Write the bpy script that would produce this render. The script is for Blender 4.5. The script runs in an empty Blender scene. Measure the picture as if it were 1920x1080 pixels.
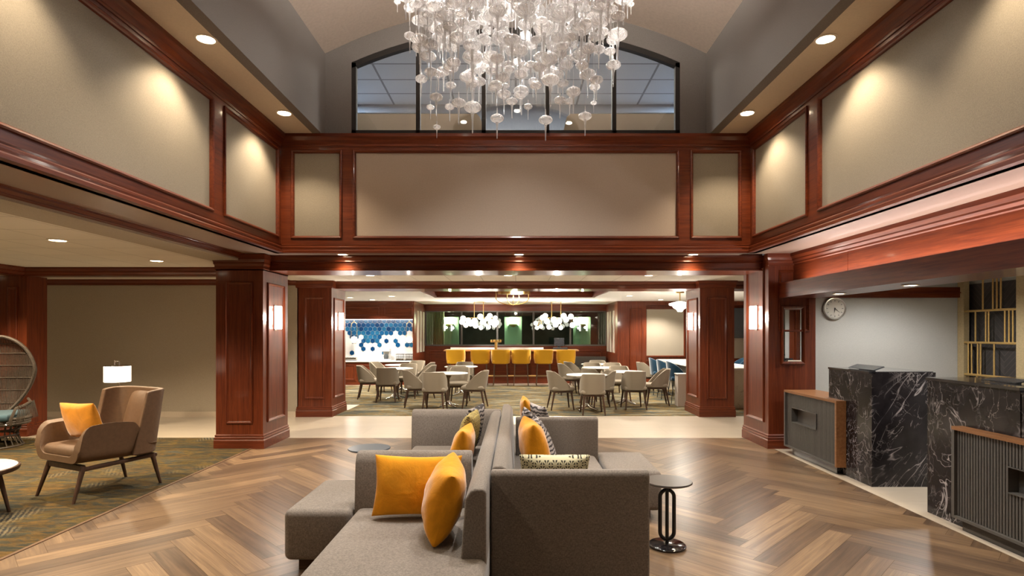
import bpy, math, random
from mathutils import Vector, Matrix
R = math.radians
random.seed(7)
SC = bpy.context.scene
COL = SC.collection

# ------------------------------------------------------------------ meshes
class MB:
    def __init__(s): s.v = []; s.f = []; s.a = []
    def add(s, vs, fs, val=None):
        b = len(s.v); s.v += [tuple(p) for p in vs]
        s.f += [tuple(i + b for i in f) for f in fs]
        if val is not None: s.a += [val] * len(fs)
        return s
    def box(s, x0, x1, y0, y1, z0, z1, val=None):
        return s.add([(x0,y0,z0),(x1,y0,z0),(x1,y1,z0),(x0,y1,z0),(x0,y0,z1),(x1,y0,z1),(x1,y1,z1),(x0,y1,z1)],
              [(0,3,2,1),(4,5,6,7),(0,1,5,4),(1,2,6,5),(2,3,7,6),(3,0,4,7)], val)
    def prism(s, poly, axis, a, b):
        n = len(poly)
        def P(p, t):
            return (t,p[0],p[1]) if axis == 'x' else ((p[0],t,p[1]) if axis == 'y' else (p[0],p[1],t))
        vs = [P(p,a) for p in poly] + [P(p,b) for p in poly]
        fs = [tuple(range(n)), tuple(range(2*n-1, n-1, -1))] + [(i, n+i, n+(i+1) % n, (i+1) % n) for i in range(n)]
        return s.add(vs, fs)
    def tube(s, pts, r, n=8, closed=False):
        pts = [Vector(p) for p in pts]; m = len(pts)
        rs = r if isinstance(r, (list, tuple)) else [r]*m
        vs = []; up = None
        for i, p in enumerate(pts):
            a = pts[i-1] if (i > 0 or closed) else p
            c = pts[(i+1) % m] if (i < m-1 or closed) else p
            t = (c - a).normalized()
            if up is None:
                up = Vector((0,0,1)) if abs(t.z) < .9 else Vector((1,0,0))
            x = t.cross(up).normalized(); y = x.cross(t).normalized(); up = y
            for k in range(n):
                g = 2*math.pi*k/n
                vs.append(p + (x*math.cos(g) + y*math.sin(g))*rs[i])
        fs = []
        for i in range(m if closed else m-1):
            j = (i+1) % m
            for k in range(n):
                fs.append((i*n+k, i*n+(k+1) % n, j*n+(k+1) % n, j*n+k))
        if not closed:
            fs.append(tuple(range(n-1,-1,-1))); fs.append(tuple((m-1)*n+k for k in range(n)))
        return s.add(vs, fs)
    def lathe(s, prof, c=(0,0,0), n=20):
        vs = []; m = len(prof)
        for (r, z) in prof:
            for k in range(n):
                g = 2*math.pi*k/n
                vs.append((c[0]+r*math.cos(g), c[1]+r*math.sin(g), c[2]+z))
        fs = [(i*n+k, i*n+(k+1) % n, (i+1)*n+(k+1) % n, (i+1)*n+k) for i in range(m-1) for k in range(n)]
        fs.append(tuple(range(n-1,-1,-1))); fs.append(tuple((m-1)*n+k for k in range(n)))
        return s.add(vs, fs)
    def ring(s, x0, x1, y0, y1, prof):
        """moulding wrapped round a rectangle: prof = [(offset, z)...]"""
        vs = []
        for (o, z) in prof:
            vs += [(x0-o,y0-o,z),(x1+o,y0-o,z),(x1+o,y1+o,z),(x0-o,y1+o,z)]
        m = len(prof)
        fs = [(i*4+k, i*4+(k+1) % 4, (i+1)*4+(k+1) % 4, (i+1)*4+k) for i in range(m-1) for k in range(4)]
        fs.append((3,2,1,0)); fs.append(tuple((m-1)*4+k for k in range(4)))
        return s.add(vs, fs)
    def frame(s, o, u, v, n, u0, u1, v0, v1, prof):
        """mitred picture moulding; prof = [(inset, height)...] from the outer edge inwards"""
        o, u, v, n = Vector(o), Vector(u), Vector(v), Vector(n)
        vs = []
        for (d, h) in prof:
            for (a, b) in ((u0+d,v0+d),(u1-d,v0+d),(u1-d,v1-d),(u0+d,v1-d)):
                vs.append(o + u*a + v*b + n*h)
        m = len(prof)
        fs = [(i*4+k, i*4+(k+1) % 4, (i+1)*4+(k+1) % 4, (i+1)*4+k) for i in range(m-1) for k in range(4)]
        return s.add(vs, fs)
    def surf(s, fn, nu, nv, thick=None):
        vs = [fn(i/nu, j/nv) for i in range(nu+1) for j in range(nv+1)]
        w = nv+1
        fs = [(i*w+j, (i+1)*w+j, (i+1)*w+j+1, i*w+j+1) for i in range(nu) for j in range(nv)]
        return s.add(vs, fs)
    def shell(s, fo, fi, nu, nv):
        """closed shell between an outer and an inner surface"""
        w = nv+1; N = (nu+1)*w
        vs = [fo(i/nu, j/nv) for i in range(nu+1) for j in range(w)] + [fi(i/nu, j/nv) for i in range(nu+1) for j in range(w)]
        fs = []
        for i in range(nu):
            for j in range(nv):
                q = (i*w+j, (i+1)*w+j, (i+1)*w+j+1, i*w+j+1)
                fs.append(q); fs.append(tuple(N+k for k in reversed(q)))
            for j in (0, nv):
                a, b = i*w+j, (i+1)*w+j
                fs.append((b, a, N+a, N+b) if j == 0 else (a, b, N+b, N+a))
        for j in range(nv):
            for i in (0, nu):
                a, b = i*w+j, i*w+j+1
                fs.append((a, b, N+b, N+a) if i == 0 else (b, a, N+a, N+b))
        return s.add(vs, fs)
    def ball(s, c, rx, ry=None, rz=None, n=14, m=9):
        ry = ry or rx; rz = rz or rx
        vs = [(c[0],c[1],c[2]-rz)]
        for i in range(1, m):
            p = -math.pi/2 + math.pi*i/m
            for k in range(n):
                g = 2*math.pi*k/n
                vs.append((c[0]+rx*math.cos(p)*math.cos(g), c[1]+ry*math.cos(p)*math.sin(g), c[2]+rz*math.sin(p)))
        vs.append((c[0],c[1],c[2]+rz)); top = len(vs)-1
        fs = [(0, 1+(k+1) % n, 1+k) for k in range(n)]
        for i in range(m-2):
            for k in range(n):
                a = 1+i*n
                fs.append((a+k, a+(k+1) % n, a+n+(k+1) % n, a+n+k))
        a = 1+(m-2)*n
        fs += [(a+k, a+(k+1) % n, top) for k in range(n)]
        return s.add(vs, fs)

def build(name, mb, mat, parent=None, bevel=0, seg=2, smooth=False, sub=0, world=False, val=None):
    me = bpy.data.meshes.new(name)
    vs = mb.v
    if world and parent is not None:
        l = parent.location
        if parent.parent is not None: l = l + parent.parent.location
        vs = [(p[0]-l[0], p[1]-l[1], p[2]-l[2]) for p in vs]
    me.from_pydata(vs, [], mb.f); me.update()
    if mb.a:
        at = me.attributes.new('rnd', 'FLOAT', 'FACE')
        for i, x in enumerate(mb.a): at.data[i].value = x
    me.materials.append(mat)
    o = bpy.data.objects.new(name, me); COL.objects.link(o)
    if parent is not None: o.parent = parent
    if smooth or bevel or sub:
        me.polygons.foreach_set('use_smooth', [True]*len(me.polygons))
    if bevel:
        b = o.modifiers.new('b', 'BEVEL'); b.width = bevel; b.segments = seg; b.limit_method = 'ANGLE'; b.angle_limit = R(40)
        b.harden_normals = (seg < 3)
    if sub:
        q = o.modifiers.new('s', 'SUBSURF'); q.levels = sub; q.render_levels = sub
    if smooth and not bevel:
        me.set_sharp_from_angle(angle=R(smooth if smooth is not True else 45))
    return o

def tag(o, label=None, cat=None, group=None, kind=None):
    if label: o['label'] = label
    if cat: o['category'] = cat
    if group: o['group'] = group
    if kind: o['kind'] = kind
    return o
def thing(name, label, cat, loc=(0,0,0), rz=0, group=None):
    o = bpy.data.objects.new(name, None); COL.objects.link(o)
    o.location = loc; o.rotation_euler = (0,0,rz); o.empty_display_size = .1
    return tag(o, label, cat, group)
def struct(name, mb, mat, parent=None, **k):
    o = build(name, mb, mat, parent, **k)
    if parent is None: o['kind'] = 'structure'
    return o
def dup(root, loc, rz, label, rot=None):
    r = root.copy(); COL.objects.link(r); r.location = loc
    r.rotation_euler = rot if rot else (0,0,rz)
    r['label'] = label
    for ch in list(root.children):
        c = ch.copy(); COL.objects.link(c); c.parent = r
        for g in ch.children:
            d = g.copy(); COL.objects.link(d); d.parent = c
    return r
def sgrgb(h):
    return tuple((c/12.92 if c <= .04045 else ((c+.055)/1.055)**2.4) for c in (x/255 for x in h))

# ------------------------------------------------------------------ materials
class NT:
    def __init__(s, name):
        s.m = bpy.data.materials.new(name); s.m.use_nodes = True
        s.t = s.m.node_tree; s.n = s.t.nodes; s.b = s.n['Principled BSDF']; s.out = s.n['Material Output']
    def node(s, typ, props=None, **ins):
        x = s.n.new(typ)
        for k, v in (props or {}).items(): setattr(x, k, v)
        for k, v in ins.items():
            key = int(k[1:]) if k[0] == 'i' and k[1:].isdigit() else k.replace('_', ' ')
            s.set(x, key, v)
        return x
    def set(s, x, key, v):
        i = x.inputs[key]
        if hasattr(v, 'bl_idname') or hasattr(v, 'links') :
            s.t.links.new(v if hasattr(v, 'links') else v.outputs[0], i)
        else:
            if i.type == 'RGBA' and len(v) == 3: v = (*v, 1)
            i.default_value = v
    def math(s, op, a, b=0., c=0.):
        return s.node('ShaderNodeMath', {'operation': op}, i0=a, i1=b, i2=c).outputs[0]
    def obj(s, scale=(1,1,1), rot=(0,0,0)):
        tc = s.node('ShaderNodeTexCoord')
        return s.node('ShaderNodeMapping', None, Vector=tc.outputs['Object'], Scale=scale, Rotation=rot).outputs[0]
    def noise(s, vec, scale, detail=4, rough=.55, dist=0.):
        return s.node('ShaderNodeTexNoise', None, Vector=vec, Scale=scale, Detail=detail, Roughness=rough, Distortion=dist).outputs['Fac']
    def ramp(s, fac, stops, interp='LINEAR'):
        r = s.node('ShaderNodeValToRGB', None, Fac=fac); e = r.color_ramp.elements; r.color_ramp.interpolation = interp
        while len(e) < len(stops): e.new(.5)
        for i, (p, c) in enumerate(stops):
            e[i].position = p; e[i].color = (*c, 1) if len(c) == 3 else c
        return r.outputs[0]
    def mix(s, f, a, b, typ='MIX'):
        x = s.node('ShaderNodeMix', {'data_type': 'RGBA', 'blend_type': typ})
        s.set(x, 0, f); s.set(x, 6, a); s.set(x, 7, b)
        return x.outputs[2]
    def attr(s, n): return s.node('ShaderNodeAttribute', {'attribute_name': n}).outputs['Fac']
    def bump(s, h, strength=.2, dist=.01):
        s.set(s.b, 'Normal', s.node('ShaderNodeBump', None, Height=h, Strength=strength, Distance=dist).outputs[0])
    def base(s, c): s.set(s.b, 'Base Color', c)
    def p(s, **k):
        for a, v in k.items(): s.set(s.b, a.replace('_', ' '), v)
        return s

def plain(name, c, rough=.5, metal=0., coat=0., bump=0, bscale=60, var=.06):
    t = NT(name); v = t.obj()
    n = t.noise(v, bscale, 3)
    d = tuple(x*(1-var*2) for x in c); e = tuple(min(1, x*(1+var*2)) for x in c)
    t.base(t.ramp(n, [(.3, d), (.7, e)]))
    t.p(Roughness=rough, Metallic=metal, Coat_Weight=coat, Coat_Roughness=.08)
    if bump: t.bump(n, bump)
    return t.m
def wood(name, c1, c2, axis, rough=.42, coat=.42, sc=1.0, crough=.10):
    t = NT(name)
    s = {'x': (.7,14,14), 'y': (14,.7,14), 'z': (14,14,.7)}[axis]
    v = t.obj(tuple(q*sc for q in s))
    n = t.noise(v, 2.2, 6, .6, .6)
    g = t.noise(t.obj(tuple(q*sc*4 for q in s)), 3.0, 3, .6)
    f = t.math('ADD', t.math('MULTIPLY', n, .75), t.math('MULTIPLY', g, .25))
    t.base(t.ramp(f, [(.32, c1), (.68, c2)]))
    t.p(Roughness=rough, Coat_Weight=coat, Coat_Roughness=crough, Coat_IOR=1.45, Specular_IOR_Level=.22)
    t.bump(g, .04, .003)
    return t.m
def fabric(name, c, rough=.9, scale=1., var=.16, sheen=.15, axis=None):
    t = NT(name)
    a = t.noise(t.obj((260*scale, 260*scale, 90*scale)), 1., 2)
    b = t.noise(t.obj((110*scale, 110*scale, 300*scale)), 1., 2)
    q = t.noise(t.obj(), 3., 2)
    f = t.math('ADD', t.math('MULTIPLY', a, .5), t.math('MULTIPLY', b, .5))
    f = t.math('ADD', f, t.math('MULTIPLY', t.math('SUBTRACT', q, .5), .04))
    t.base(t.ramp(f, [(.3, tuple(x*(1-var*1.5) for x in c)), (.7, tuple(x*(1+var*1.5) for x in c))]))
    t.p(Roughness=rough, Sheen_Weight=sheen, Sheen_Roughness=.4, Specular_IOR_Level=.25)
    t.bump(f, .25, .004)
    return t.m
def emit(name, c, strength):
    t = NT(name); t.base(c); t.p(Emission_Color=c, Emission_Strength=strength, Roughness=.4)
    # a soft variation so the diffuser is procedural like everything else
    n = t.noise(t.obj(), 4, 1)
    t.set(t.b, 'Emission Strength', t.math('MULTIPLY', t.math('ADD', t.math('MULTIPLY', n, .1), .95), strength))
    return t.m
def metal(name, c, rough=.25):
    return plain(name, c, rough, 1., 0, var=.03, bscale=12)

M = {}
CH1, CH2 = (.070,.0112,.0040), (.178,.0375,.0105)
for ax in 'xyz': M['wood_'+ax] = wood('cherry_wood_'+ax, CH1, CH2, ax)
M['wall_fabric'] = fabric('linen_wallcovering', (.255,.223,.178), .85, 1., .14, .1)
M['wall_plain'] = plain('taupe_panel', (.42,.345,.28), .8, var=.02)
M['grey_wall'] = fabric('grey_wallcovering', (.168,.154,.145), .9, 1., .12, .05)
M['olive_wall'] = fabric('olive_grey_wallcovering', (.39,.34,.268), .9, 1., .12, .05)
M['reception_wall'] = fabric('pale_grey_wallcovering', (.46,.46,.44), .9, 1., .08, .05)
M['soffit'] = plain('cream_plaster', (.62,.54,.43), .85, var=.02)
M['soffit_taupe'] = plain('taupe_soffit', (.36,.275,.225), .32, 0, .3, var=.02)
M['vault'] = plain('vault_plaster', (.56,.48,.42), .9, var=.03, bscale=30)
M['white_ceiling'] = plain('white_plaster', (.78,.76,.73), .85, var=.01)
def tiles(name, c, g, w, h, mortar, rough=.9, off=0., bump=0, noise=.0, coat=0):
    t = NT(name)
    b = t.node('ShaderNodeTexBrick', {'offset': off, 'squash': 1.0}, Vector=t.obj(), Color1=c, Color2=tuple(x*.94 for x in c), Mortar=g,
               Scale=1., Brick_Width=w, Row_Height=h, Mortar_Size=mortar, Mortar_Smooth=.1, Bias=0.)
    col = b.outputs[0]
    if noise:
        n = t.noise(t.obj((1.2,3,1)), 1.6, 6, .6, 1.)
        col = t.mix(n, col, t.mix(1., col, (1-noise,1-noise*1.1,1-noise*1.3), 'MULTIPLY'))
    t.base(col); t.p(Roughness=rough, Coat_Weight=coat, Coat_Roughness=.15)
    return t.m
M['tile_ceiling'] = tiles('acoustic_ceiling_tile', (.74,.70,.62), (.42,.39,.34), .61, .61, .006)
M['grid_ceiling'] = tiles('office_ceiling_tile', (.42,.43,.45), (.13,.13,.14), 1.22, .61, .02)
M['beige_tile'] = tiles('beige_stone_tile', (.56,.49,.40), (.45,.39,.31), 1.2, .6, .004, .28, .5, noise=.22)
def plank_mat():
    t = NT('oak_herringbone')
    uv = t.node('ShaderNodeUVMap').outputs[0]
    r = t.attr('rnd')
    n = t.noise(t.node('ShaderNodeMapping', None, Vector=uv, Scale=(.55,15,1)).outputs[0], 1.5, 7, .68, .9)
    n2 = t.noise(t.node('ShaderNodeMapping', None, Vector=uv, Scale=(2.2,75,1)).outputs[0], 1.5, 4, .65, .4)
    f = t.math('ADD', t.math('MULTIPLY', t.math('SUBTRACT', n, .5), 1.05), t.math('MULTIPLY', r, .38))
    f = t.math('ADD', t.math('ADD', f, .30), t.math('MULTIPLY', t.math('SUBTRACT', n2, .5), .42))
    c = t.ramp(f, [(.14, (.045,.028,.019)), (.36, (.095,.060,.037)), (.60, (.175,.112,.064)), (.88, (.31,.205,.115))])
    t.base(c); t.p(Roughness=.36, Coat_Weight=.12, Coat_Roughness=.22, Specular_IOR_Level=.5)
    t.set(t.b, 'Roughness', t.math('ADD', t.math('MULTIPLY', n2, .2), .24))
    t.bump(n2, .06, .002)
    return t.m
M['plank'] = plank_mat()
def carpet(name, bright=1., ripple=True, sat=1.):
    t = NT(name)
    v = t.obj((.55,1.6,1))
    n = t.noise(v, 2.0, 7, .62, .9)
    n = t.math('ADD', t.math('MULTIPLY', t.math('SUBTRACT', n, .5), sat), .5)
    k = lambda *c: tuple(x*bright for x in c)
    c = t.ramp(n, [(.30, k(.048,.050,.043)), (.40, k(.070,.070,.052)), (.46, k(.160,.098,.034)), (.52, k(.070,.070,.055)), (.58, k(.165,.110,.034)), (.66, k(.086,.090,.080)), (.76, k(.18,.165,.12))])
    fine = t.noise(t.obj(), 140, 2, .6)
    streak = t.noise(t.obj((1.8,9,1)), 2.0, 7, .78, 1.2)
    c = t.mix(t.ramp(streak, [(.42,(0,0,0)),(.60,(1,1,1))]), t.mix(1., c, (.66,.70,.74), 'MULTIPLY'), t.mix(1., c, (1.28,1.20,1.02), 'MULTIPLY'))
    c = t.mix(t.math('MULTIPLY', fine, .55), c, t.mix(1., c, (.35,.35,.35), 'MULTIPLY'))
    if ripple:
        w = t.node('ShaderNodeTexWave', {'wave_type': 'BANDS', 'bands_direction': 'DIAGONAL'}, Vector=t.obj((1,.6,1)), Scale=14., Distortion=4., Detail=4., Detail_Scale=3.).outputs['Fac']
        mask = t.ramp(t.noise(t.obj((1,.8,1)), .95, 2), [(.56, (0,0,0)), (.64, (.75,.75,.75))])
        w2 = t.ramp(w, [(.45, (0,0,0)), (.62, (1,1,1))])
        c = t.mix(t.math('MULTIPLY', mask, w2), c, k(.26,.22,.14))
        c = t.mix(t.math('MULTIPLY', mask, t.math('SUBTRACT', 1., w2)), c, k(.035,.045,.055))
    t.base(c); t.p(Roughness=1., Specular_IOR_Level=.1)
    t.bump(fine, .5, .01)
    return t.m
M['carpet'] = carpet('patterned_carpet', .78)
M['carpet_dining'] = carpet('dining_carpet', 1.75, False, 2.3)
def marble(name, base, base2, vein, sc=1., rough=.12, amount=1.):
    t = NT(name)
    v = t.obj((sc, sc, sc), (.3,.75,.4))
    wob = t.node('ShaderNodeTexNoise', None, Vector=v, Scale=1.6, Detail=4.).outputs['Color']
    vec = t.node('ShaderNodeVectorMath', {'operation': 'MULTIPLY_ADD'}, i0=wob, i1=(.55,.55,.55), i2=v).outputs[0]
    def ridge(scale, w, rot, stretch, det=3.):
        mp = t.node('ShaderNodeMapping', None, Vector=t.obj((sc,sc,sc), rot), Scale=stretch).outputs[0]
        n = t.noise(mp, scale, det, .55, .9)
        x = t.math('ABSOLUTE', t.math('SUBTRACT', n, .5))
        return t.ramp(x, [(0., (1,1,1)), (w*.5, (.45,.45,.45)), (w, (0,0,0))])
    r1 = ridge(1.5, .011, (.55,.6,.5), (.55,2.2,1.7)); r2 = ridge(3.4, .012, (.9,.2,.9), (.6,1.8,1.5), 4.); r3 = ridge(2.3, .009, (-.5,-.7,.2), (.6,2.0,1.6), 4.)
    m1 = t.ramp(t.noise(v, 1.9, 3), [(.40, (0,0,0)), (.60, (1,1,1))])
    m2 = t.ramp(t.noise(v, 2.7, 4), [(.46, (0,0,0)), (.66, (1,1,1))])
    m3 = t.ramp(t.noise(t.obj((sc,sc,sc), (1,1,2)), 2.4, 4), [(.50, (0,0,0)), (.68, (1,1,1))])
    f = t.math('MAXIMUM', t.math('MAXIMUM', t.math('MULTIPLY', r1, m1), t.math('MULTIPLY', t.math('MULTIPLY', r2, m2), .75)), t.math('MULTIPLY', t.math('MULTIPLY', r3, m3), .8))
    cl = t.ramp(t.noise(v, 4., 5), [(.35, base), (.75, base2)])
    t.base(t.mix(t.math('MULTIPLY', f, amount), cl, vein)); t.p(Roughness=rough, Coat_Weight=.08, Coat_Roughness=.05, Specular_IOR_Level=.32)
    return t.m
M['black_marble'] = marble('black_marble', (.010,.0085,.010), (.030,.026,.029), (.50,.46,.46), 1.15, .16)
M['cream_marble'] = marble('cream_marble', (.62,.55,.42), (.70,.64,.52), (.28,.24,.15), .9, .2, .8)
M['white_stone'] = plain('white_stone', (.74,.72,.68), .22, var=.03, bscale=8)
M['ribbed'] = plain('grey_ribbed_front', (.095,.089,.081), .45, var=.05)
M['walnut_top'] = wood('warm_walnut', (.21,.092,.035), (.36,.17,.07), 'y', .4, .2)
M['walnut_leg'] = wood('dark_walnut', (.040,.021,.013), (.085,.045,.027), 'z', .45, .2)
M['plinth'] = wood('plinth_wood', (.06,.033,.02), (.11,.06,.035), 'x', .5, .1)
M['sofa'] = fabric('taupe_upholstery', (.205,.178,.155), .95, .8, .3, .25)
M['dining_fabric'] = fabric('stone_upholstery', (.225,.188,.138), .8, 1.5, .08, .1)
M['leather'] = plain('brown_leather', (.112,.062,.031), .55, 0, .03, .08, 30, .06)
M['mustard'] = fabric('mustard_upholstery', (.60,.31,.015), .9, 1.5, .14, .3)
M['blue_velvet'] = fabric('blue_velvet', (.010,.043,.082), .8, 1.5, .14, .5)
def velvet(name, c):
    t = NT(name); n = t.noise(t.obj(), 9, 4, .6, .6); f = t.noise(t.obj(), 320, 2)
    q = t.math('ADD', t.math('MULTIPLY', n, .7), t.math('MULTIPLY', f, .3))
    t.base(t.ramp(q, [(.3, tuple(x*.78 for x in c)), (.7, tuple(x*1.15 for x in c))]))
    t.p(Roughness=.85, Sheen_Weight=.5, Sheen_Roughness=.35, Specular_IOR_Level=.2); t.bump(n, .25, .02)
    return t.m
M['orange'] = velvet('orange_velvet', (.80,.335,.014))
M['orange_dim'] = velvet('ochre_velvet', (.62,.25,.02))
M['teal'] = fabric('teal_cushion', (.055,.10,.125), .9, 1.5, .12)
def zebra():
    t = NT('grey_striped_cloth')
    w = t.node('ShaderNodeTexWave', {'wave_type': 'BANDS', 'bands_direction': 'Z'}, Vector=t.obj(), Scale=9., Distortion=7., Detail=2., Detail_Scale=.9).outputs['Fac']
    t.base(t.ramp(w, [(.33, (.045,.042,.048)), (.52, (.43,.40,.40))])); t.p(Roughness=.9)
    return t.m
M['zebra'] = zebra()
def lattice(name, dark, light, sc):
    t = NT(name); v = t.obj((sc, sc, sc))
    sep = t.node('ShaderNodeSeparateXYZ', None, Vector=v)
    x, z = sep.outputs[0], sep.outputs[2]
    def tri(q): return t.math('PINGPONG', q, .5)
    d1 = tri(t.math('ADD', x, z)); d2 = tri(t.math('SUBTRACT', x, z)); d3 = tri(t.math('MULTIPLY', x, 2.)); d4 = tri(t.math('MULTIPLY', z, 2.))
    e = t.math('MINIMUM', t.math('MINIMUM', d1, d2), t.math('MINIMUM', t.math('MULTIPLY', d3, .8), t.math('MULTIPLY', d4, .8)))
    t.base(t.ramp(e, [(.095, light), (.125, dark)])); t.p(Roughness=.9)
    return t.m
M['lattice'] = lattice('black_cream_lattice_cloth', (.022,.019,.012), (.56,.52,.34), 19.)
M['ochre_weave'] = lattice('ochre_black_weave_cloth', (.05,.04,.02), (.46,.36,.12), 26.)
M['black_metal'] = plain('black_metal', (.012,.012,.014), .32, .3, .4)
M['black_gloss'] = plain('black_gloss', (.022,.021,.024), .12, 0, .6)
M['smoke_top'] = plain('dark_bronze_top', (.060,.050,.047), .34, 0, .15)
M['blue_top'] = plain('slate_blue_top', (.060,.080,.11), .36, 0, .12)
M['brass'] = metal('brushed_brass', (.62,.43,.16), .32)
M['gold_paint'] = plain('gold_paint', (.56,.37,.13), .38, .45, .1)
M['gold_post'] = plain('satin_gold_post', (.52,.41,.23), .42, .35, .1)
M['steel'] = metal('polished_steel', (.62,.60,.57), .16)
M['bronze'] = metal('bronze_leg', (.20,.15,.11), .35)
M['screen'] = plain('dark_screen', (.012,.013,.015), .25)
M['grey_plastic'] = plain('grey_plastic', (.065,.075,.085), .4)
M['white_plastic'] = plain('white_plastic', (.72,.72,.70), .35)
M['clock_face'] = plain('clock_face', (.62,.60,.54), .35, var=.02)
M['silver'] = metal('silver_rim', (.74,.72,.70), .28)
M['wicker'] = plain('dark_wicker', (.062,.047,.034), .6, 0, .1, .2, 40, .15)
M['bulkhead'] = plain('grey_bulkhead', (.16,.17,.20), .85)
M['tan_panel'] = fabric('tan_partition', (.60,.43,.30), .9, .8, .08)
M['frame_dark'] = plain('bronze_window_frame', (.010,.007,.006), .75)
M['green_panel'] = plain('green_wall', (.17,.27,.19), .75, var=.03)
M['green_curtain'] = fabric('green_curtain', (.16,.20,.10), .9, .3, .2)
M['dark_room'] = plain('dark_room', (.040,.042,.045), .9, var=.2, bscale=3)
M['baseboard'] = plain('beige_baseboard', (.55,.47,.37), .5, var=.02)
M['stripe_panel'] = fabric('taupe_stripe_panel', (.40,.33,.27), .85, 1., .06)
M['beige_panel'] = fabric('beige_panel', (.34,.30,.24), .9, 1., .06)
M['chevron'] = None
def chevron():
    t = NT('dark_chevron_panel'); tc = t.obj((0,2.6,2.6))
    sep = t.node('ShaderNodeSeparateXYZ', None, Vector=tc); y, z = sep.outputs[1], sep.outputs[2]
    zz = t.math('ADD', z, t.math('PINGPONG', y, .5))
    line = t.math('FRACT', t.math('MULTIPLY', zz, 4.5))
    cell = t.math('FLOOR', t.math('MULTIPLY', zz, 4.5))
    wn = t.node('ShaderNodeTexWhiteNoise', {'noise_dimensions': '1D'}, W=t.math('ADD', cell, t.math('MULTIPLY', t.math('FLOOR', t.math('MULTIPLY', y, 2.)), 17.3))).outputs[0]
    c = t.ramp(wn, [(0, (.030,.027,.028)), (1, (.060,.054,.052))])
    t.base(t.mix(t.math('LESS_THAN', line, .10), c, (.095,.082,.072))); t.p(Roughness=.5)
    return t.m
M['chevron'] = chevron()
def glass_pane(name, tint=(1,1,1), refl=.10):
    t = NT(name); t.n.remove(t.b)
    tr = t.node('ShaderNodeBsdfTransparent', None, Color=tint); gl = t.node('ShaderNodeBsdfGlossy', None, Roughness=.02, Color=(1,1,1))
    lw = t.node('ShaderNodeLayerWeight', None, Blend=.25)
    f = t.math('ADD', t.math('MULTIPLY', lw.outputs['Fresnel'], .6), refl)
    mx = t.node('ShaderNodeMixShader', None, i0=f, i1=tr, i2=gl)
    t.t.links.new(mx.outputs[0], t.out.inputs[0])
    return t.m
M['pane'] = glass_pane('window_glass', (.9,.93,.93), .07)
M['bar_pane'] = glass_pane('bar_window_glass', (.80,.90,.83), .08)
def crystal():
    t = NT('blown_glass'); t.n.remove(t.b)
    v = t.obj()
    sep = t.node('ShaderNodeSeparateXYZ', None, Vector=v)
    ang = t.math('ARCTAN2', sep.outputs[1], sep.outputs[0])
    rr = t.math('SQRT', t.math('ADD', t.math('MULTIPLY', sep.outputs[0], sep.outputs[0]), t.math('MULTIPLY', sep.outputs[1], sep.outputs[1])))
    sw = t.math('SINE', t.math('ADD', t.math('MULTIPLY', ang, 16.), t.math('MULTIPLY', rr, 120.)))
    sz = t.math('SINE', t.math('MULTIPLY', t.math('ADD', sep.outputs[2], rr), 520.))
    dots = t.ramp(t.math('MULTIPLY', t.math('ADD', sw, 1.), t.math('ADD', sz, 1.)), [(.25, (0,0,0)), (.9, (1,1,1))])
    bp = t.node('ShaderNodeBump', None, Height=dots, Strength=.9, Distance=.004).outputs[0]
    tr = t.node('ShaderNodeBsdfTransparent', None, Color=(.97,.95,.94))
    gl = t.node('ShaderNodeBsdfGlossy', None, Roughness=.08, Color=(1,1,1), Normal=bp)
    df = t.node('ShaderNodeBsdfDiffuse', None, Color=(.93,.92,.92), Normal=bp)
    tl = t.node('ShaderNodeBsdfTranslucent', None, Color=(.93,.92,.92), Normal=bp)
    a = t.node('ShaderNodeMixShader', None, i0=.5, i1=df, i2=tl)
    lw = t.node('ShaderNodeLayerWeight', None, Blend=.55).outputs['Facing']
    g = t.node('ShaderNodeMixShader', None, i0=.45, i1=a.outputs[0], i2=gl.outputs[0])
    f = t.math('ADD', t.math('MULTIPLY', dots, .34), t.math('ADD', t.math('MULTIPLY', t.math('POWER', lw, 1.6), .55), .30))
    mx = t.node('ShaderNodeMixShader', None, i0=t.math('MINIMUM', f, 1.), i1=tr.outputs[0], i2=g.outputs[0])
    t.t.links.new(mx.outputs[0], t.out.inputs[0])
    return t.m
M['crystal'] = crystal()
WARM = (1.,.80,.55); WARMW = (1.,.90,.76); COOL = (1.,.97,.93)
M['bulb'] = emit('downlight_diffuser', (1.,.93,.78), 14.)
M['sconce_glass'] = emit('sconce_glass', (1.,.96,.90), 7.)
M['shade_glow'] = emit('lamp_shade_glow', (1.,.90,.74), 1.5)
M['globe'] = emit('globe_glow', (1.,.95,.86), 1.5)
M['uplight'] = emit('uplight_glow', (.95,.80,.25), 1.2)
M['trim_ring'] = plain('cream_trim_ring', (.70,.64,.55), .4)
M['mirror'] = metal('mirror_silver', (.82,.84,.84), .02)
M['rug_edge'] = wood('threshold_strip', (.10,.056,.033), (.17,.10,.058), 'y', .4, .2)

M['mullion'] = plain('grey_mullion', (.075,.066,.058), .5)
EXPO = 0.86
P_CH = 200
P_CHP = 34
P_CHI = 9
LAMPS = []
M['weave'] = lattice('ochre_black_cloth', (.05,.04,.02), (.46,.36,.12), 17.)
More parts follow.
